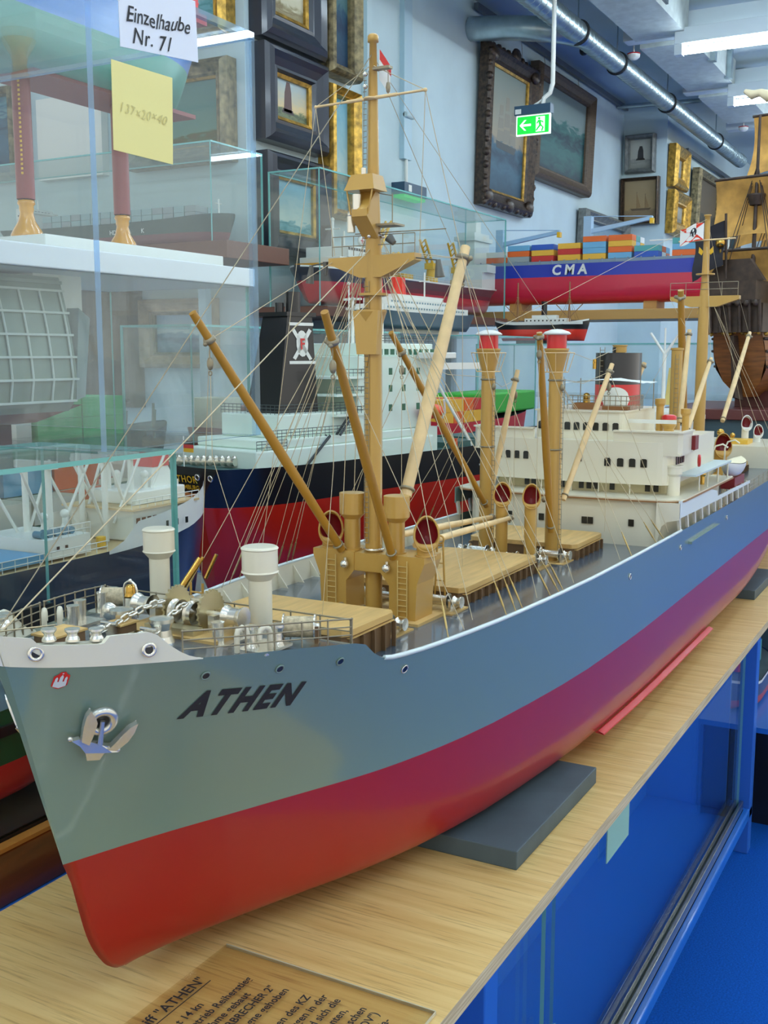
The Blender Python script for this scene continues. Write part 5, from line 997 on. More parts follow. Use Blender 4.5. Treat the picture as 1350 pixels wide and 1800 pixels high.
mrail(t, [(.50, -.10, .482), (.74, -.10, .482)], .016, 3, .014); mrail(t, [(.20, -.125, .300), (.46, -.12, .300)], .018, 3, .012); mrail(t, [(.17, -.125, .282), (.25, -.125, .282)], .018, 3, .012); mrail(t, [(.25, -.10, .345), (.25, .10, .345)], .018, 3, .014); mrail(t, [(.25, -.10, .345), (.47, -.10, .345)], .018, 3, .014)
for p in (((.30, -.128, .245), (.37, -.128, .300)), ((.40, -.128, .300), (.455, -.122, .345))): pt(t, 'stair', M('stair_dark', (50, 56, 58), .5), lambda b: (b.tube([p[0], p[1]], .0035, 4), b.tube([Vector(p[0])+Vector((0, .012, 0)), Vector(p[1])+Vector((0, .012, 0))], .0035, 4)))
fu = pt(t, 'funnel', BLACK, lambda b: (b.add([(.285, -.055, .345), (.40, -.055, .345), (.40, .055, .345), (.285, .055, .345), (.325, -.042, .535), (.395, -.042, .535), (.395, .042, .535), (.325, .042, .535)], [(0, 1, 5, 4), (1, 2, 6, 5), (2, 3, 7, 6), (3, 0, 4, 7), (4, 5, 6, 7)]), b.box(.318, .402, -.048, .048, .533, .541), b.cyl((.372, -.004, .54), (.372, -.004, .582), .017), b.cyl((.345, .01, .54), (.345, .01, .56), .010)))
def em(a, c): f = c; yy = -.055+.013*(c-.345)/.19; return Vector((.347+a, yy-.0012, c))
pt(fu, 'funnel_emblem', WHITE, lambda b: [b.add([em(x, z) for x, z in q], [tuple(range(len(q)))]) for q in ([(-.02, .515), (.05, .515), (.05, .521), (-.02, .521)], [(-.024, .440), (.052, .440), (.052, .446), (-.024, .446)], [(-.014, .452), (-.006, .448), (.044, .505), (.036, .510)], [(.042, .450), (.034, .447), (-.014, .506), (-.006, .510)], [(.015+.017*math.cos(k*.4189), .480+.026*math.sin(k*.4189)) for k in range(15)])])
put_text('F', .030, em(.0075, .469)+Vector((0, -.0012, 0)), (1, 0, 0), (0, .07, 1), RED, fu, 'funnel_letter', weight=.0006)
for s in (-1, 1): pt(t, 'lifeboat', ORANGE, lambda b: b.sphere((.70, s*.135, .335), .022, 14, sc=(1.9, .8, .75))); pt(t, 'davit', WHITE, lambda b: (b.tube([(.66, s*.12, .30), (.655, s*.14, .33), (.665, s*.145, .36)], .003, 5), b.tube([(.74, s*.12, .30), (.745, s*.14, .33), (.735, s*.145, .36)], .003, 5)))
pt(t, 'signal_mast', WHITE, lambda b: (b.cyl((.52, -.03, .482), (.52, -.03, .60), .002), b.sphere((.52, -.03, .605), .004, 8))); pt(t, 'radar_post', WHITE, lambda b: b.cyl((.66, .0, .48), (.66, 0, .57), .004)); pt(t, 'radar_mast', WHITE, lambda b: (b.cyl((.56, 0, .48), (.56, 0, .58), .004), b.cyl((.56, -.03, .575), (.56, .03, .575), .0025), b.cyl((.56, -.022, .555), (.56, .022, .555), .0025)))
pt(t, 'crane_arm', WHITE, lambda b: (b.cyl((.90, -.10, .245), (.80, -.02, .44), .004), b.box(.74, .95, -.10, -.085, .425, .44)))
for nm, mm, z in (('ensign_black', BLACK, .295), ('ensign_red', RED, .288), ('ensign_gold', YEL, .281)): pt(t, nm, mm, lambda b: b.box(.094, .095, -.016, .018, z, z+.0072))
pt(t, 'flagstaff', WHITE, lambda b: b.cyl((.095, .018, .25), (.095, .018, .31), .0012))
TX = lambda z: .085+.064*(1-z/.255)-.0012
for c_ in t.children:
    if c_.type == 'MESH' and not c_.name.startswith(('hull', 'deck')) or c_.name.startswith('deckhouse'):
        for v in c_.data.vertices: v.co.y *= .80; v.co.z += .006
for c_ in fu.children:
    for v in c_.data.vertices: v.co.y *= .80; v.co.z += .006
put_text('THOR', .0185, (TX(.232), .0275, .232), (0, -1, 0), (-.25, 0, 1), YEL, t, 'name_lettering', weight=.0004, spacing=1.15); put_text('HAMBURG', .0125, (TX(.219), .0290, .219), (0, -1, 0), (-.25, 0, 1), YEL, t, 'port_lettering', weight=.0002)
pt(t, 'stern_emblem', M('emblem_orange', (206, 126, 60), .5), lambda b: b.add([(TX(z)-.0006, y, z) for y, z in ((.022, .211), (.010, .213), (-.004, .211), (-.020, .212), (-.020, .192), (-.006, .190), (.008, .192), (.020, .191))], [tuple(range(8))]))
for y in (.052, -.03, -.065): pt(t, 'fairlead', SILVER, lambda b: b.torus((TX(.243), y, .243), (-1, 0, -.2), .0052, .0016, 12, 6))
r9 = random.Random(2)
for i in range(11): pt(t, 'mooring_winch', SILVER, lambda b: (b.cyl((.105+.006*i, .07-.0105*i, .266), (.105+.006*i, .056-.0105*i, .266), r9.uniform(.006, .009)), b.sphere((.108+.006*i, .062-.0105*i, .272), .006, 8)))
pt(t, 'hatch_coaming', DGREEN, lambda b: [b.box(.80+.17*i, .93+.17*i, -.08, .08, .25, .264) for i in range(3)]); pbox(t, 'stand_batten', BLACK, .2, 1.2, -.05, .05, -.048, .006)
for i in range(6): pt(t, 'deck_marker', ORANGE, lambda b: b.box(.80+.11*i, .806+.11*i, -.104, -.098, .25, .275))
# --- navy cargo ship with a red funnel
t = thing('cargo_ship', 'navy blue cargo ship with white superstructure, red funnel and white masts', 'ship model', (.585, 1.105, .835))
mhull(t, .80, .165, .20, .085, NAVY, M('dull_red', (110, 40, 44), .35, coat=.4), fb=.28, rake=.05, deck=PALEDK, sheer=.03)
def wall2(t, name, m, x0, x1, y, z0, z1): return MB().box(x0, x1, -y-.001, -y+.001, z0, z1).build(name, m, t)
bwl = pt(t, 'bulwark', WHITE, lambda b: [b.grid([[Vector((x, s*(mh_half(x/.80, .80, .165, .25, .16, .55)+.001), .20+.03*max(0, (x/.80-.6)/.4)**2-.004)), Vector((x, s*(mh_half(x/.80, .80, .165, .25, .16, .55)+.001), .20+.03*max(0, (x/.80-.6)/.4)**2+itp([(.50, .0), (.53, .010), (.56, .032), (.79, .040)], x)))] for x in [.50, .51, .53, .545, .56, .60, .64, .68, .70, .73, .755, .78]]) for s in (-1, 1)])
winrow(bwl, [.60, .622, .644, .666], -.0825, .222, .0045, .009)
hs = pbox(t, 'deckhouse', WHITE, .575, .71, -.06, .06, .20, .245, .002); winrow(hs, [.585+.012*i for i in range(4)], -.0605, .228, .007, .010, M('brown_window', (120, 70, 44), .4)); pbox(t, 'upper_deck', PALEDK, .565, .715, -.068, .068, .245, .248); h2_ = pbox(t, 'upper_deckhouse', WHITE, .60, .71, -.045, .045, .248, .268, .002)
mrail(t, [(.565, -.067, .248), (.715, -.067, .248)], .012, 2, .016, m=WHITE); mrail(t, [(.12, -.078, .2), (.50, -.080, .2)], .015, 2, .02, m=WHITE)
pt(t, 'funnel', WHITE, lambda b: b.add([(.655, -.024, .268), (.715, -.024, .268), (.715, .024, .268), (.655, .024, .268), (.665, -.020, .298), (.70, -.020, .298), (.70, .020, .298), (.665, .020, .298)], [(0, 1, 5, 4), (1, 2, 6, 5), (2, 3, 7, 6), (3, 0, 4, 7), (4, 5, 6, 7)])); pt(t, 'funnel_band', RED, lambda b: b.box(.664, .702, -.021, .021, .297, .322))
for x in (.455, .56, .615):
    pt(t, 'mast', WHITE, lambda b: (b.cyl((x, -.022, .2), (x, -.022, .322), .0045), b.cyl((x, .022, .2), (x, .022, .322), .0045), b.box(x-.006, x+.006, -.035, .035, .314, .324)))
    pt(t, 'derrick', WHITE, lambda b: [b.cyl((x+d_*.01, y, .225), (x+d_*.06, y*1.3, .318), .0022) for d_ in (-1, 1) for y in (-.028, .028)])
ho = pbox(t, 'mast_house', WHITE, .41, .49, -.06, .06, .20, .226); winrow(ho, [.43, .445], -.0605, .214, .004, .004); mrail(t, [(.41, -.06, .226), (.49, -.06, .226)], .015, 2, .012, m=WHITE)
pbox(t, 'hatch_cover', M('hatch_blue', (90, 150, 190), .4), .33, .405, -.06, .06, .2, .210); pbox(t, 'hatch_cover', RED, .22, .32, -.06, .06, .2, .212)
for i in range(5): pt(t, 'deck_winch', M('winch_blue', (90, 130, 150), .4), lambda b: b.cyl((.42+.013*i, -.045, .231), (.42+.013*i, -.03, .231), .005))
for x, y in ((.437, -.03), (.475, -.03), (.648, -.02), (.632, .02)): pt(t, 'ventilator', WHITE, lambda b: (b.cyl((x, y, .2), (x, y, .25 if x < .6 else .286), .0045), b.sphere((x-.001, y, .252 if x < .6 else .288), .0065, 10)))
pt(t, 'yellow_capstan', YEL, lambda b: b.cyl((.525, -.045, .20), (.525, -.045, .214), .007)); pbox(t, 'stand_batten', WB, .1, .6, -.04, .04, -.05, .002)
pt(t, 'name_board', WHITE, lambda b: b.box(.235, .275, -.0835, -.0822, .170, .176))
# --- deck cargo of coloured containers below the ribbed hull
CC = {k: M('container_'+k, c, .5) for k, c in dict(orange=(226, 104, 40), red=(196, 50, 44), blue=(50, 90, 180), sky=(110, 170, 206), green=(36, 104, 78), cream=(222, 214, 190), grey=(150, 160, 160), teal=(80, 160, 160), white=(224, 228, 228), yellow=(230, 176, 60), brightgreen=(30, 180, 100), palegrey=(150, 176, 176)).items()}
def containers(t, seed, x0, nx, dx, ys, z0, nz, sz, cols, hole=0, gap=.0015):
    r = random.Random(seed)
    for i in range(nx):
        for y in ys:
            hgt = nz if not hole else max(1, nz-r.randint(0, hole))
            for k in range(hgt):
                b = MB(); x = x0+dx*i; b.box(x, x+sz[0]-gap, y, y+sz[1]-gap, z0+sz[2]*k, z0+sz[2]*(k+1)-gap*.6); b.build('container', CC[r.choice(cols)], t)
t = thing('container_ship', 'container ship with orange, green and cream boxes behind the white masts', 'ship model', (1.07, 1.585, .80))
mhull(t, .85, .24, .15, .06, M('hull_orange', (206, 90, 40), .4), M('dull_red', (110, 40, 44), .35), fb=.2, deck=M('deck_red', (180, 70, 56), .5), sheer=.01); containers(t, 4, .06, 5, .125, (-.11, -.035, .04), .15, 3, (.12, .07, .045), ['orange', 'cream', 'green', 'orange', 'red', 'sky'], 1)
pt(t, 'deckhouse', WHITE, lambda b: (b.box(.70, .76, -.09, .09, .15, .29), b.box(.69, .77, -.11, .11, .265, .28)))
# --- ribbed grey hull section
t = thing('hull_section', 'light grey ship hull model with square rib grid and red bottom in the glass case', 'ship model', (.935, 1.60, 1.165))
RG = M('rib_grey', (138, 152, 138), .45)
rows = [[Vector((x, -.13+.03*((z-.05)/.2)**2-.02*(1-z/.28)*0+(.05*max(0, .06-z)/.06), z)) for z in (.03, .05, .09, .13, .17, .21, .25, .275)] for x in (0, .15, .3, .45, .56)]
pt(t, 'shell', RG, lambda b: (b.grid(rows), b.grid([[Vector((p.x, -p.y, p.z)) for p in r] for r in rows]), b.box(0, .56, -.10, .10, .262, .268)))
for i in range(12): pt(t, 'rib', M('rib_pale', (206, 214, 204), .45), lambda b: b.tube([rows[0][k]+Vector((.02+i*.048, -.003, 0)) for k in range(1, 7)], .0028, 4))
for k in range(1, 7): pt(t, 'stringer', M('rib_pale', (206, 214, 204), .45), lambda b: b.box(0, .56, rows[0][k].y-.006, rows[0][k].y+.001, rows[0][k].z-.002, rows[0][k].z+.002))
pt(t, 'stern_plate', M('rib_grey2', (150, 166, 160), .45), lambda b: b.prism([(.56, -.125, .05), (.62, -.09, .055), (.66, -.07, .20), (.66, -.07, .205), (.58, -.12, .22)], (0, .2, 0)))
pt(t, 'bottom_plate', M('dull_red', (110, 40, 44), .35), lambda b: b.add([(0, -.115, .03), (.60, -.10, .04), (.54, -.04, .008), (0, -.05, 0), (0, .115, .03), (.60, .10, .04), (.54, .04, .008), (0, .05, 0)], [(0, 1, 2, 3), (4, 7, 6, 5), (3, 2, 6, 7), (1, 5, 6, 2)]))
pt(t, 'rudder', M('rudder_plum', (84, 34, 60), .4), lambda b: b.box(.47, .51, -.006, .006, -.04, .012)); pt(t, 'propeller', M('bronze', (140, 110, 60), .3, 1), lambda b: (b.sphere((.45, 0, -.015), .009, 10), [b.sphere((.45, .014*math.cos(a), -.015+.014*math.sin(a)), .009, 8, sc=(.3, 1, 1)) for a in (0, 2.1, 4.2)]))
pt(t, 'superstructure', WHITE, lambda b: (b.box(.50, .62, -.09, .07, .20, .285), b.box(.52, .66, -.10, -.06, .285, .292))); pt(t, 'glass_shelf', GLASS, lambda b: b.box(-.03, 1.0, -.18, .2, -.047, -.042))
# --- green stacked container ship
t = thing('container_ship', 'container ship with one big bright green container stack behind the hood', 'ship model', (1.72, 1.985, .95))
mhull(t, .62, .17, .15, .06, M('hull_slate', (90, 110, 120), .4), M('dull_red', (110, 40, 44), .35), fb=.3, deck=M('deck_dark', (80, 96, 100), .5), sheer=.02)
containers(t, 3, .085, 2, .145, (-.08, -.003), .152, 2, (.142, .076, .048), ['brightgreen']); pt(t, 'deck_crane', M('deck_gear', (150, 150, 140), .5), lambda b: [b.cyl((.42+.04*i, -.03+.03*(i % 3), .15), (.425+.04*i, -.03+.03*(i % 3), .20+.02*(i % 2)), .004) for i in range(5)])
pbox(t, 'deckhouse', WHITE, .03, .075, -.07, .07, .15, .20); pbox(t, 'stand', WHITE, .05, .5, -.05, .05, -.165, .002)
t = thing('coaster', 'small dark red ship with cream wheelhouse above the tanker stern', 'ship model', (2.2, 1.74, .80))
mhull(t, .5, .15, .30, .2, M('hull_darkred', (150, 50, 50), .4), BLACK, deck=M('deck_red', (180, 70, 56), .5)); pbox(t, 'wheelhouse', CREAM, .03, .10, -.05, .05, .30, .39, .003); pt(t, 'cargo_hold', M('hull_darkred', (150, 50, 50), .4), lambda b: b.box(.13, .36, -.06, .06, .30, .36))
# --- hull carried on two red columns
t = thing('display_board', 'white board lying on the case top under two red columns', 'board', (1.7, 1.58, 1.483)); pbox(t, 'board', WHITE, -.26, .26, -.10, .10, 0, .030, .002)
pt(t, 'paper_slip', WHITE, lambda b: b.box(.20, .255, -.14, -.101, .001, .003))
COLM = M('column_red', (140, 62, 60), .45)
def column(x, y, hgt, label):
    t = thing('display_column', label, 'stand', (x, y, 1.513)); pt(t, 'bell_foot', M('amber_wood', (216, 150, 40), .25, coat=.6), lambda b: b.lathe([(.030, 0), (.030, .004), (.026, .012), (.016, .028), (.012, .044), (.0135, .05), (.013, .056), (.016, .06), (.015, .066), (0, .066)], n=28)); pt(t, 'shaft', COLM, lambda b: b.turned([(.0165, .068), (.0165, hgt), (0, hgt)], n=24)); pt(t, 'neck', BLACK, lambda b: b.cyl((0, 0, .064), (0, 0, .07), .006))
    if x < 1.6:
        for i in range(22): pt(t, 'gold_number', YEL, lambda b: b.box(-.016, -.0145, -.012, -.008, .11+.008*i, .114+.008*i))
column(1.475, 1.56, .284, 'left dark red column with amber foot under the blue and green hull'); column(1.73, 1.56, .284, 'right dark red column with amber foot, half behind the yellow note')
t = thing('display_model', 'big blue and green hull on two red columns, seen through the hood top', 'ship model', (.9, 1.56, 1.797))
mhull(t, 1.06, .22, .15, .085, M('hull_blue', (50, 120, 200), .35, coat=.4), M('sea_green', (70, 150, 130), .4), fb=.2, deck=WHITE, sheer=.01); pbox(t, 'keel_plate', COLM, .55, 1.0, -.06, .06, -.004, .004)
for i in range(8): pt(t, 'lattice_mast', WHITE, lambda b: (b.cyl((.2+.1*i, -.05, .15), (.25+.1*i, .02, .24), .004), b.cyl((.25+.1*i, -.05, .15), (.2+.1*i, .02, .24), .004), b.cyl((.2+.1*i, -.05, .15), (.2+.1*i, -.05, .24), .004)))
pbox(t, 'deckhouse', WHITE, .45, .60, -.08, .08, .15, .20)
t.rotation_euler.z = 0
t = thing('floating_crane', 'bright red lattice crane model at the top edge above the white note', 'crane model', (1.66, 1.56, 1.982))
pt(t, 'base', RED, lambda b: b.box(.10, .26, -.08, .08, .0, .02)); pt(t, 'lattice_jib', RED, lambda b: ([b.cyl((.0, y, .05+z), (.28, y, .02+z), .004) for y in (-.04, .04) for z in (0, .035)], [b.cyl((.02+.035*i, -.04, .05+(.035 if i % 2 else 0)), (.055+.035*i, -.04, .05+(0 if i % 2 else .035)), .003) for i in range(7)], b.box(.18, .27, -.05, .05, .02, .08)))
# --- green and dark red container ship on the high shelf
t = thing('container_ship', 'dark green container ship with grey boxes on the high brown shelf', 'ship model', (2.96, 3.22, 1.657), -math.pi/2)
mhull(t, 1.03, .16, .085, .04, M('hull_darkgreen', (44, 74, 70), .4), M('hull_wine', (112, 38, 54), .4), fb=.12, fs=.1, deck=GREYBLK, sheer=.015, rake=.03)
containers(t, 9, .24, 15, .046, (-.07, .0), .085, 2, (.044, .066, .021), ['palegrey', 'grey', 'palegrey']); hs = pbox(t, 'deckhouse', WHITE, .10, .16, -.06, .06, .085, .165); winrow(hs, [-.04+.016*i for i in range(6)], .1605, .155, .008, .006, ax='x'); pbox(t, 'bridge_wing', WHITE, .13, .165, -.08, .08, .148, .156)
winrow(hs, [.112+.012*i for i in range(4)], -.0605, .14, .005, .005); winrow(hs, [.112+.012*i for i in range(4)], -.0605, .12, .005, .005); pt(t, 'radar_mast', WHITE, lambda b: b.cyl((.15, 0, .165), (.15, 0, .2), .003)); pt(t, 'foremast', WHITE, lambda b: (b.cyl((.97, 0, .09), (.97, 0, .15), .003), b.cyl((.97, -.015, .135), (.97, .015, .135), .002)))
put_text('HDW - PA', .021, (.565, -.0815, .047), (1, 0, 0), (0, 0, 1), WHITE, t, 'name_lettering', weight=.0003); put_text('K', .021, (.705, -.0815, .047), (1, 0, 0), (0, 0, 1), WHITE, t, 'name_lettering', weight=.0003)
# --- black and red cargo ship with yellow cranes on the wall shelf
t = thing('cargo_ship', 'black and red ship with yellow cranes in the long wall shelf case', 'ship model', (4.785, 2.095, 1.478), math.pi)
mhull(t, 1.6, .20, .115, .075, M('hull_charcoal', (44, 50, 58), .35, coat=.4), M('hull_crimson', (200, 36, 50), .35, coat=.4), fb=.12, rake=.05, fs=.1, deck=M('deck_white', (200, 206, 206), .5), sheer=.012, stripe=(WHITE, .0, .006))
pt(t, 'hull_stripe', M('hull_maroon', (90, 24, 40), .4), lambda b: b.box(.15, 1.32, .0975, .0995, .062, .079)); hs = pbox(t, 'deckhouse', WHITE, 1.20, 1.45, -.085, .085, .115, .165, .002); winrow(hs, [1.22+.022*i for i in range(10)], .0855, .15, .008, .008); pbox(t, 'deck_orange', M('amber_wood', (216, 150, 40), .25), 1.40, 1.5, -.07, .07, .115, .14)
h2_ = pbox(t, 'bridge', WHITE, 1.24, 1.40, -.09, .09, .165, .205, .002); winrow(h2_, [1.25+.018*i for i in range(9)], .0905, .195, .012, .009); pt(t, 'mast', WHITE, lambda b: (b.cyl((1.36, 0, .2), (1.36, 0, .30), .005), b.cyl((1.36, -.03, .27), (1.36, .03, .27), .003), b.cyl((1.28, 0, .2), (1.28, 0, .27), .004), b.sphere((1.36, 0, .303), .008, 8)))
pt(t, 'funnel_badge', WHITE, lambda b: b.lathe([(0, 0), (.017, 0), (.017, .01), (0, .01)], (1.25, .05, .235), (0, 1, 0), 16)); pt(t, 'badge_star', RED, lambda b: [b.cbox((1.25, .0605, .235), (.020, .001, .004)), b.cbox((1.25, .0605, .235), (.004, .001, .020))]); pt(t, 'badge_post', WHITE, lambda b: b.cyl((1.25, .055, .165), (1.25, .055, .235), .004))
for x, y1, dx, hgt in ((1.12, .04, .11, .21), (.98, .02, .07, .1), (.62, .03, -.08, .17), (.36, .03, -.07, .18)): pt(t, 'deck_crane', YEL, lambda b: (b.lathe([(.030, 0), (.03, .03), (.02, .035), (.017, .07), (.0, .07)], (x, y1, .115), n=14), b.box(x-.02, x+.02, y1-.02, y1+.02, .175, .20), [b.cyl((x, y1+q, .19), (x-dx, y1+q, .12+hgt), .005) for q in (-.012, .012)], [b.cyl((x-dx*k/6, y1-.012, .19+(hgt-.07)*k/6), (x-dx*(k+1)/6, y1+.012, .19+(hgt-.07)*(k+1)/6), .0025) for k in range(6)]))
pbox(t, 'aft_house', WHITE, .05, .20, -.08, .08, .115, .19); pbox(t, 'aft_bridge', WHITE, .08, .18, -.095, .095, .19, .225); pbox(t, 'deck_locker', YEL, .84, .92, -.05, .06, .115, .14); mrail(t, [(.22, .095, .117), (1.2, .097, .117)], .016, 2, .03, m=WHITE); pbox(t, 'stand_batten', WHITE, .3, 1.3, -.03, .03, -.012, .003)
# --- blue and red container ship on the cross shelf
t = thing('container_ship', 'long blue and red container ship with white lettering on the pine shelf', 'ship model', (5.0, 2.32, 1.535), -math.pi/2)
CB = M('hull_cobalt', (24, 52, 168), .35, coat=.5); CR = M('hull_rose', (204, 34, 66), .35, coat=.5)
h, top = mhull(t, 1.42, .22, .18, .122, CB, CR, fb=.16, fs=.14, wt=.7, rake=.06, srake=.04, deck=GREYBLK, sheer=.012, fc=(.13, .018)); put_text('C M A', .062, (.525, -.1115, .132), (1, 0, 0), (0, 0, 1), WHITE, t, 'name_lettering', weight=.0022, shear=.1); put_text('A', .05, (.10, -.109, .133), (1, 0, 0), (0, 0, 1), M('lettering_pale', (170, 180, 220), .5), t, 'name_lettering', weight=.001)
pbox(t, 'hatch_rim', M('hatch_grey', (130, 146, 160), .5), .14, 1.22, -.105, .105, .18, .195)
for i in range(17): pt(t, 'rim_stanchion', M('hatch_grey', (130, 146, 160), .5), lambda b: b.box(.16+.06*i, .165+.06*i, -.108, -.104, .18, .2))
r_ = random.Random(5); cols = ['sky', 'blue', 'yellow', 'orange', 'white', 'teal', 'red', 'grey', 'yellow', 'orange', 'sky']
for i, x in enumerate([.19, .30, .42, .55, .67, .79, .91, 1.08]):
    for y in (-.104, -.035, .034):
        for k in range(2+(i % 3 > 0) + (1 if i in (3, 4, 5) else 0)):
            pbox(t, 'container', CC[r_.choice(cols)], x, x+.108, y, y+.066, .196+.026*k, .221+.026*k)
ST = M('crane_pale_blue', (150, 180, 206), .45)
for x, zz in ((.22, .30), (.66, .34)): pt(t, 'deck_crane', ST, lambda b: (b.box(x-.018, x+.018, -.02, .02, .19, zz+.06), b.prism([(x, -.012, zz-.02), (x, -.012, zz), (x+.30, -.012, zz+.045), (x+.30, -.012, zz+.03)], (0, .024, 0)), b.cyl((x, 0, zz+.06), (x+.30, 0, zz+.045), .002)))
for x, zz in ((.22, .30), (.66, .34)): pt(t, 'crane_hook', YEL, lambda b: b.box(x+.29, x+.305, -.014, .014, zz+.012, zz+.036))
pt(t, 'deckhouse', WHITE, lambda b: (b.box(.03, .12, -.09, .09, .18, .35), b.box(.02, .13, -.11, .11, .31, .33), b.box(.05, .10, -.03, .03, .35, .41))); pt(t, 'foremast', WHITE, lambda b: (b.cyl((1.30, 0, .2), (1.30, 0, .30), .004), b.box(.95, 1.25, -.003, .003, .275, .28))); pbox(t, 'cradle', SHL, .3, .36, -.07, .07, -.035, .012); pbox(t, 'cradle', SHL, .95, 1.01, -.07, .07, -.035, .012)
# --- small steamer on the glass cabinet
t = thing('steamer', 'small black, white and red steamer with two masts on top of the glass cabinet', 'ship model', (4.55, 1.93, 1.358), math.radians(-82))
mhull(t, .42, .11, .075, .05, BLACK, M('hull_scarlet', (226, 54, 36), .35, coat=.4), fb=.3, fs=.22, wt=.3, srake=.08, rake=.05, deck=PALEDK, sheer=.02, sb=.018, stripe=(WHITE, -.001, .006))
hs = pbox(t, 'deckhouse', WHITE, .14, .33, -.035, .035, .075, .098); winrow(hs, [.15+.018*i for i in range(10)], -.0355, .088, .006, .006); pbox(t, 'upper_house', WHITE, .17, .28, -.025, .025, .098, .112); pt(t, 'funnel', BLACK, lambda b: b.turned([(.013, .112), (.012, .165), (.0145, .166), (.0145, .172), (0, .172)], (.22, 0, 0), n=16)); bk = pt(t, 'bulwark', WHITE, lambda b: b.box(.06, .40, -.0535, -.0515, .071, .082))
for x in (.10, .33): pt(t, 'mast', M('mast_brown', (150, 110, 70), .5), lambda b: (b.cyl((x, 0, .075), (x, 0, .255), .0042, .003), b.cyl((x, -.02, .19), (x, .02, .19), .0015), [b.cyl((x, 0, .19), (x+q*.04, y, .078), .0008, n=4) for q in (-1, 0, 1) for y in (-.045, .045)], [b.cyl((x, 0, .1), (x+q*.06, 0, .16), .002, n=5) for q in (-1, 1)]))
put_text('HAMBURG', .012, (-.004, .022, .062), (.1, -1, 0), (0, 0, 1), WHITE, t, 'port_lettering', lift=.004, weight=.0003); pbox(t, 'keel_block', BLACK, .1, .32, -.02, .02, -.013, .003); pt(t, 'flagstaff', WHITE, lambda b: b.cyl((.0, 0, .09), (-.01, 0, .13), .0012))
# --- white passenger liner
t = thing('passenger_liner', 'long white passenger liner with two red funnels on the cabinet behind the mast', 'ship model', (3.02, 1.745, 1.384))
mhull(t, .86, .12, .055, .02, M('hull_slate2', (70, 96, 110), .4), M('hull_slate2', (70, 96, 110), .4), fb=.3, deck=WHITE, sheer=.012)
pt(t, 'superstructure', WHITE, lambda b: (b.box(.06, .70, -.055, .055, .055, .078), b.box(.10, .62, -.048, .048, .078, .098), b.box(.16, .52, -.04, .04, .098, .113))); winrow(t, [.08+.02*i for i in range(30)], -.0556, .068, .008, .006, M('pale_window', (120, 150, 160), .4)); winrow(t, [.12+.02*i for i in range(24)], -.0486, .088, .008, .006, M('pale_window', (120, 150, 160), .4))
for x in (.10, .26): pt(t, 'funnel', M('hull_scarlet', (226, 54, 36), .35), lambda b: b.add([(x+.035*math.cos(2*math.pi*i/20)-k*.008, .02*math.sin(2*math.pi*i/20), .113+.058*k) for k in (0, 1) for i in range(20)], [(i, (i+1) % 20, (i+1) % 20+20, i+20) for i in range(20)]+[tuple(range(20, 40))]))
pt(t, 'mast', WHITE, lambda b: (b.cyl((.45, 0, .11), (.45, 0, .2), .003), b.cyl((.45, -.02, .17), (.45, .02, .17), .002))); pt(t, 'keel_block', WHITE, lambda b: b.box(.2, .7, -.02, .02, -.013, .002))
# --- cargo barge with boxes and a green hull beyond the tanker bow
t = thing('barge', 'red and green barge with orange and yellow boxes beyond the tanker bow', 'ship model', (2.72, 1.42, .80))
mhull(t, .80, .18, .30, .2, M('hull_red2', (196, 50, 60), .4), BLACK, fb=.2, deck=GREYBLK); pbox(t, 'green_deckhouse', M('bright_green', (60, 170, 60), .45), .35, .78, -.085, .085, .315, .38, .006); containers(t, 2, .06, 4, .07, (-.085, 0), .30, 2, (.068, .08, .035), ['yellow', 'orange', 'yellow', 'red'])
# --- white survey ship
t = thing('survey_ship', 'small white ship with a Y-shaped mast behind the black funnel', 'ship model', (3.06, .862, .79))
mhull(t, .47, .17, .30, .12, WHITE, NAVY, fb=.3, deck=M('deck_pale', (190, 206, 210), .5)); pbox(t, 'deckhouse', WHITE, .08, .32, -.07, .07, .30, .345, .003); mrail(t, [(.05, -.075, .30), (.4, -.075, .30)], .02, 2, .02, m=WHITE); mrail(t, [(.05, .075, .30), (.4, .075, .30)], .02, 2, .02, m=WHITE)
pt(t, 'y_mast', WHITE, lambda b: (b.cyl((.30, .0, .34), (.30, 0, .51), .006), b.cyl((.30, 0, .51), (.30, .045, .575), .004), b.cyl((.30, 0, .51), (.30, -.045, .575), .004), b.cyl((.30, 0, .5), (.30, 0, .59), .003))); pt(t, 'tan_sail', M('canvas_tan', (206, 186, 110), .7), lambda b: b.prism([(.20, -.03, .36), (.20, -.07, .36), (.20, -.06, .47), (.20, -.04, .47)], (.004, 0, 0)))
pt(t, 'fender_row', DARKWIN, lambda b: [b.sphere((.06+.03*i, -.085, .31), .006, 8) for i in range(10)])
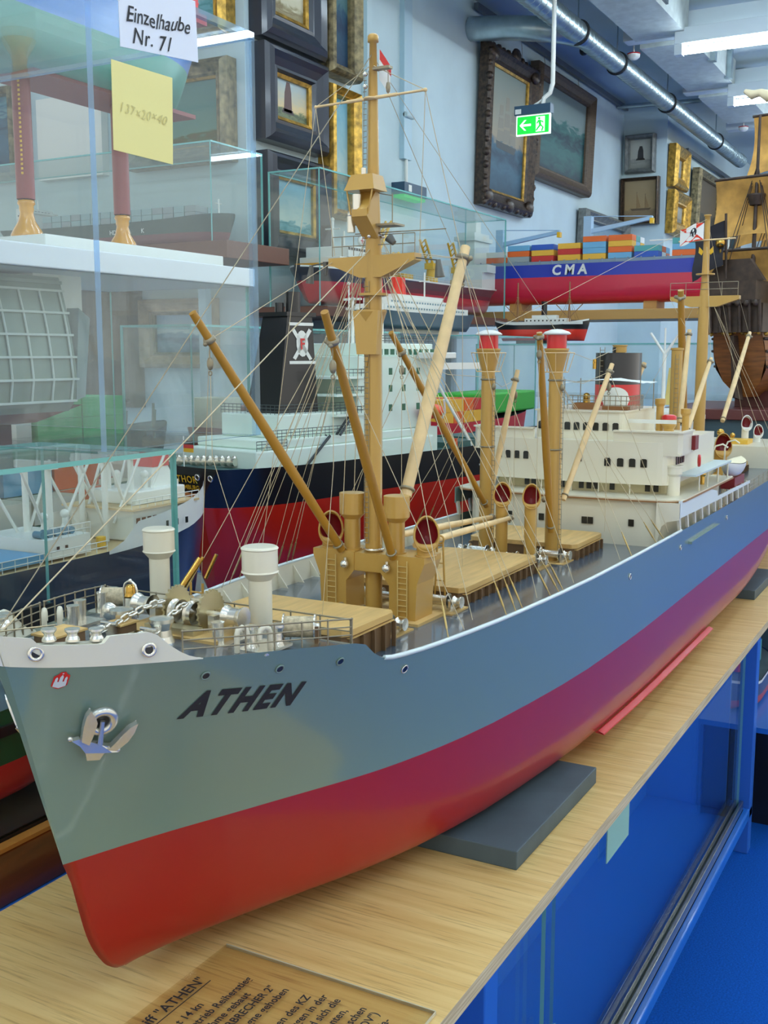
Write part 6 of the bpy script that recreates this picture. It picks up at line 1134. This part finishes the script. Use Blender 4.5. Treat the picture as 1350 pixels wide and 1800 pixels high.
# --- green hulled boat in the mahogany case, tug below the table
t = thing('tugboat', 'green and red hulled boat inside the mahogany based glass case', 'ship model', (.42, .895, .858))
mhull(t, .46, .17, .10, .045, M('hull_green', (20, 90, 50), .35, coat=.4), RED, fb=.3, deck=GREYBLK); pbox(t, 'deckhouse', WHITE, .10, .26, -.05, .05, .10, .16, .004); pt(t, 'rubbing_strake', BLACK, lambda b: b.box(.06, .36, -.089, -.084, .075, .085)); pbox(t, 'stand', BLACK, .1, .35, -.03, .03, -.013, .002)
t = thing('tugboat', 'small dark tug with a round white winch ring, low under the plywood', 'ship model', (3.08, .60, .283))
mhull(t, .42, .2, .085, .035, M('hull_slate3', (60, 80, 120), .4), M('hull_pink', (170, 70, 80), .4), fb=.3, fs=.25, wt=.2, deck=GREYBLK, stripe=(WHITE, 0, .008)); pt(t, 'tow_ring', WHITE, lambda b: b.torus((.07, .03, .088), (0, 0, 1), .035, .007, 20, 6)); pt(t, 'deckhouse', CC['teal'], lambda b: b.box(.18, .32, -.06, .06, .085, .15)); pt(t, 'tow_crane', RED, lambda b: (b.cyl((.15, -.02, .085), (.15, -.02, .18), .01), b.sphere((.15, -.02, .17), .018, 10), b.sphere((.14, -.04, .15), .015, 10)))
base_box('wooden_wedge', M('brown_wedge', (168, 96, 36), .5), 3.23, 3.52, .50, .70, .80, .87, 'orange-brown wooden block on the plywood beside the freighter stern', 'block')
# --- wooden sailing ship
t = thing('sailing_ship', 'brown wooden galleon with tan sails and a black flag at the right edge', 'ship model', (3.70, .70, 1.16), math.radians(-14))
GW = M('oak_hull', (132, 82, 36), .45, noise=.15, nscale=14, stretch=(1, 1, 8), coat=.3); GD = M('dark_oak', (58, 44, 34), .5, noise=.2, nscale=40)
def gy(u, z): return (.115+.03*math.sin(min(1, z/.16)*math.pi/2)-.055*max(0, z-.16)/.22)*(1-max(0, (u-.45)/.55)**2.4)*(.62+.38*min(1, u/.3))*min(1, .25+z/.09)
gh = MB()
for s in (1, -1): gh.grid([[Vector((.03+u*.56+.05*u*z/.2-.06*(1-u)*z/.2, s*gy(u, z), z)) for z in [0, .02, .05, .09, .13, .17, .21, .25, .29+.05*(1-u)]] for u in [i/14 for i in range(15)]])
gh.add([(.03-.06*z/.2, s*gy(0, z), z) for z in (0, .05, .13, .21, .34) for s in (-1, 1)], [(2*i, 2*i+1, 2*i+3, 2*i+2) for i in range(4)]); gh.box(.0, .6, -.07, .07, .24, .25); gh.build('hull', GW, t)
pt(t, 'stern_gallery', GD, lambda b: (b.box(-.085, .04, -.105, .105, .21, .30), b.box(-.10, .0, -.085, .085, .30, .37), b.prism([(-.075, -.1, .37), (-.075, .1, .37), (-.075, .05, .44), (-.075, -.05, .44)], (.02, 0, 0)), [b.sphere((-.105, -.09+.03*i, .30), .012, 8) for i in range(7)], [b.cyl((-.09, -.1+.033*i, .21), (-.105, -.1+.033*i, .31), .006) for i in range(7)]))
pt(t, 'gilt_ornament', FR['gold'], lambda b: [b.sphere((-.04-.012*(i % 2), -.1+.02*i, .205+.004*(i % 3)), .008, 8) for i in range(11)]); pt(t, 'wale', GD, lambda b: [b.tube([Vector((.03+u*.56+.05*u*z/.2-.06*(1-u)*z/.2, s*(gy(u, z)+.002), z)) for u in [i/12 for i in range(13)]], .005, 5) for z in (.10, .15, .19) for s in (-1, 1)])
pt(t, 'gun_port', BLACK, lambda b: [b.cbox((.08+.06*i, s*gy(.1+.107*i, .125), .125), (.02, .012, .02)) for i in range(7) for s in (-1, 1)])
CANV = M('sail_canvas', (198, 152, 78), .8, noise=.12, nscale=18)
for x, hgt in ((.06, .70), (.26, .98), (.46, .9)):
    pt(t, 'mast', GD, lambda b: (b.cyl((x, 0, .2), (x, 0, .2+hgt), .009, .004), [b.cyl((x-.012, -.17+.03*k, .48+.23*k), (x-.012, .17-.03*k, .48+.23*k), .005) for k in range(3 if hgt > .8 else 2)], [b.cyl((x, 0, .75), (x+q*.05-.03, s*.12, .26), .0015, n=4) for q in (-1, 0, 1) for s in (-1, 1)], b.turned([(.02, .62), (.03, .65), (.03, .655), (0, .655)], (x, 0, 0), n=12)))
    for k in range(3 if hgt > .8 else 2):
        w0 = .165-.03*k; z1 = .48+.23*k; pt(t, 'sail', CANV, lambda b: b.grid([[Vector((x-.015+.045*math.sin(v*math.pi)*(1-.3*abs(q)), q*(w0+.02*(1-v)), z1-.005-.20*(1-v)*(1-.12*(1-q*q)))) for q in [-1+.25*i for i in range(9)]] for v in [i/6 for i in range(7)]]))
pt(t, 'furled_sail', M('furled_cream', (220, 206, 170), .8), lambda b: (b.tube([(.24, -.14+.028*i, 1.02-.01*(i % 2)-.02*math.sin(i*.35)) for i in range(11)], .02, 8, rs=[.008, .016, .013, .02, .015, .021, .015, .02, .013, .016, .007])))
pt(t, 'flag', M('flag_black', (40, 40, 46), .8), lambda b: b.grid([[Vector((-.11-.02*q+.01*math.sin(v*6), .02+.105*q+.012*math.sin(q*5), .56-.14*v-.05*q)) for q in [i/6 for i in range(7)]] for v in [i/6 for i in range(7)]])); pt(t, 'flag_emblem', YEL, lambda b: [b.add([Vector((-.124, .075, .472))+Vector((0, a*.022, c_*.03)) for a, c_ in q], [tuple(range(len(q)))]) for q in ([(-.3, -1), (.3, -1), (.45, .2), (0, 1.1), (-.45, .2)], [(-.4, -.2), (-1.1, .3), (-1.2, -.3), (-.7, -.6)], [(.4, -.2), (1.1, .3), (1.2, -.3), (.7, -.6)])]); pt(t, 'flagstaff', GD, lambda b: b.cyl((-.09, .02, .38), (-.11, .02, .58), .004))
pbox(t, 'stand_block', M('redbrown_top', (92, 44, 40), .4), .1, .14, -.06, .06, -.035, .02); pbox(t, 'stand_block', M('redbrown_top', (92, 44, 40), .4), .42, .46, -.06, .06, -.035, .02); pt(t, 'rudder', GD, lambda b: b.prism([(.02, -.006, -.01), (-.04, -.006, .0), (-.07, -.006, .2), (-.04, -.006, .2)], (0, .012, 0))); pt(t, 'stern_lantern', BRASS, lambda b: (b.cyl((-.10, .03, .42), (-.12, .03, .47), .004), b.sphere((-.12, .03, .49), .016, 10)))
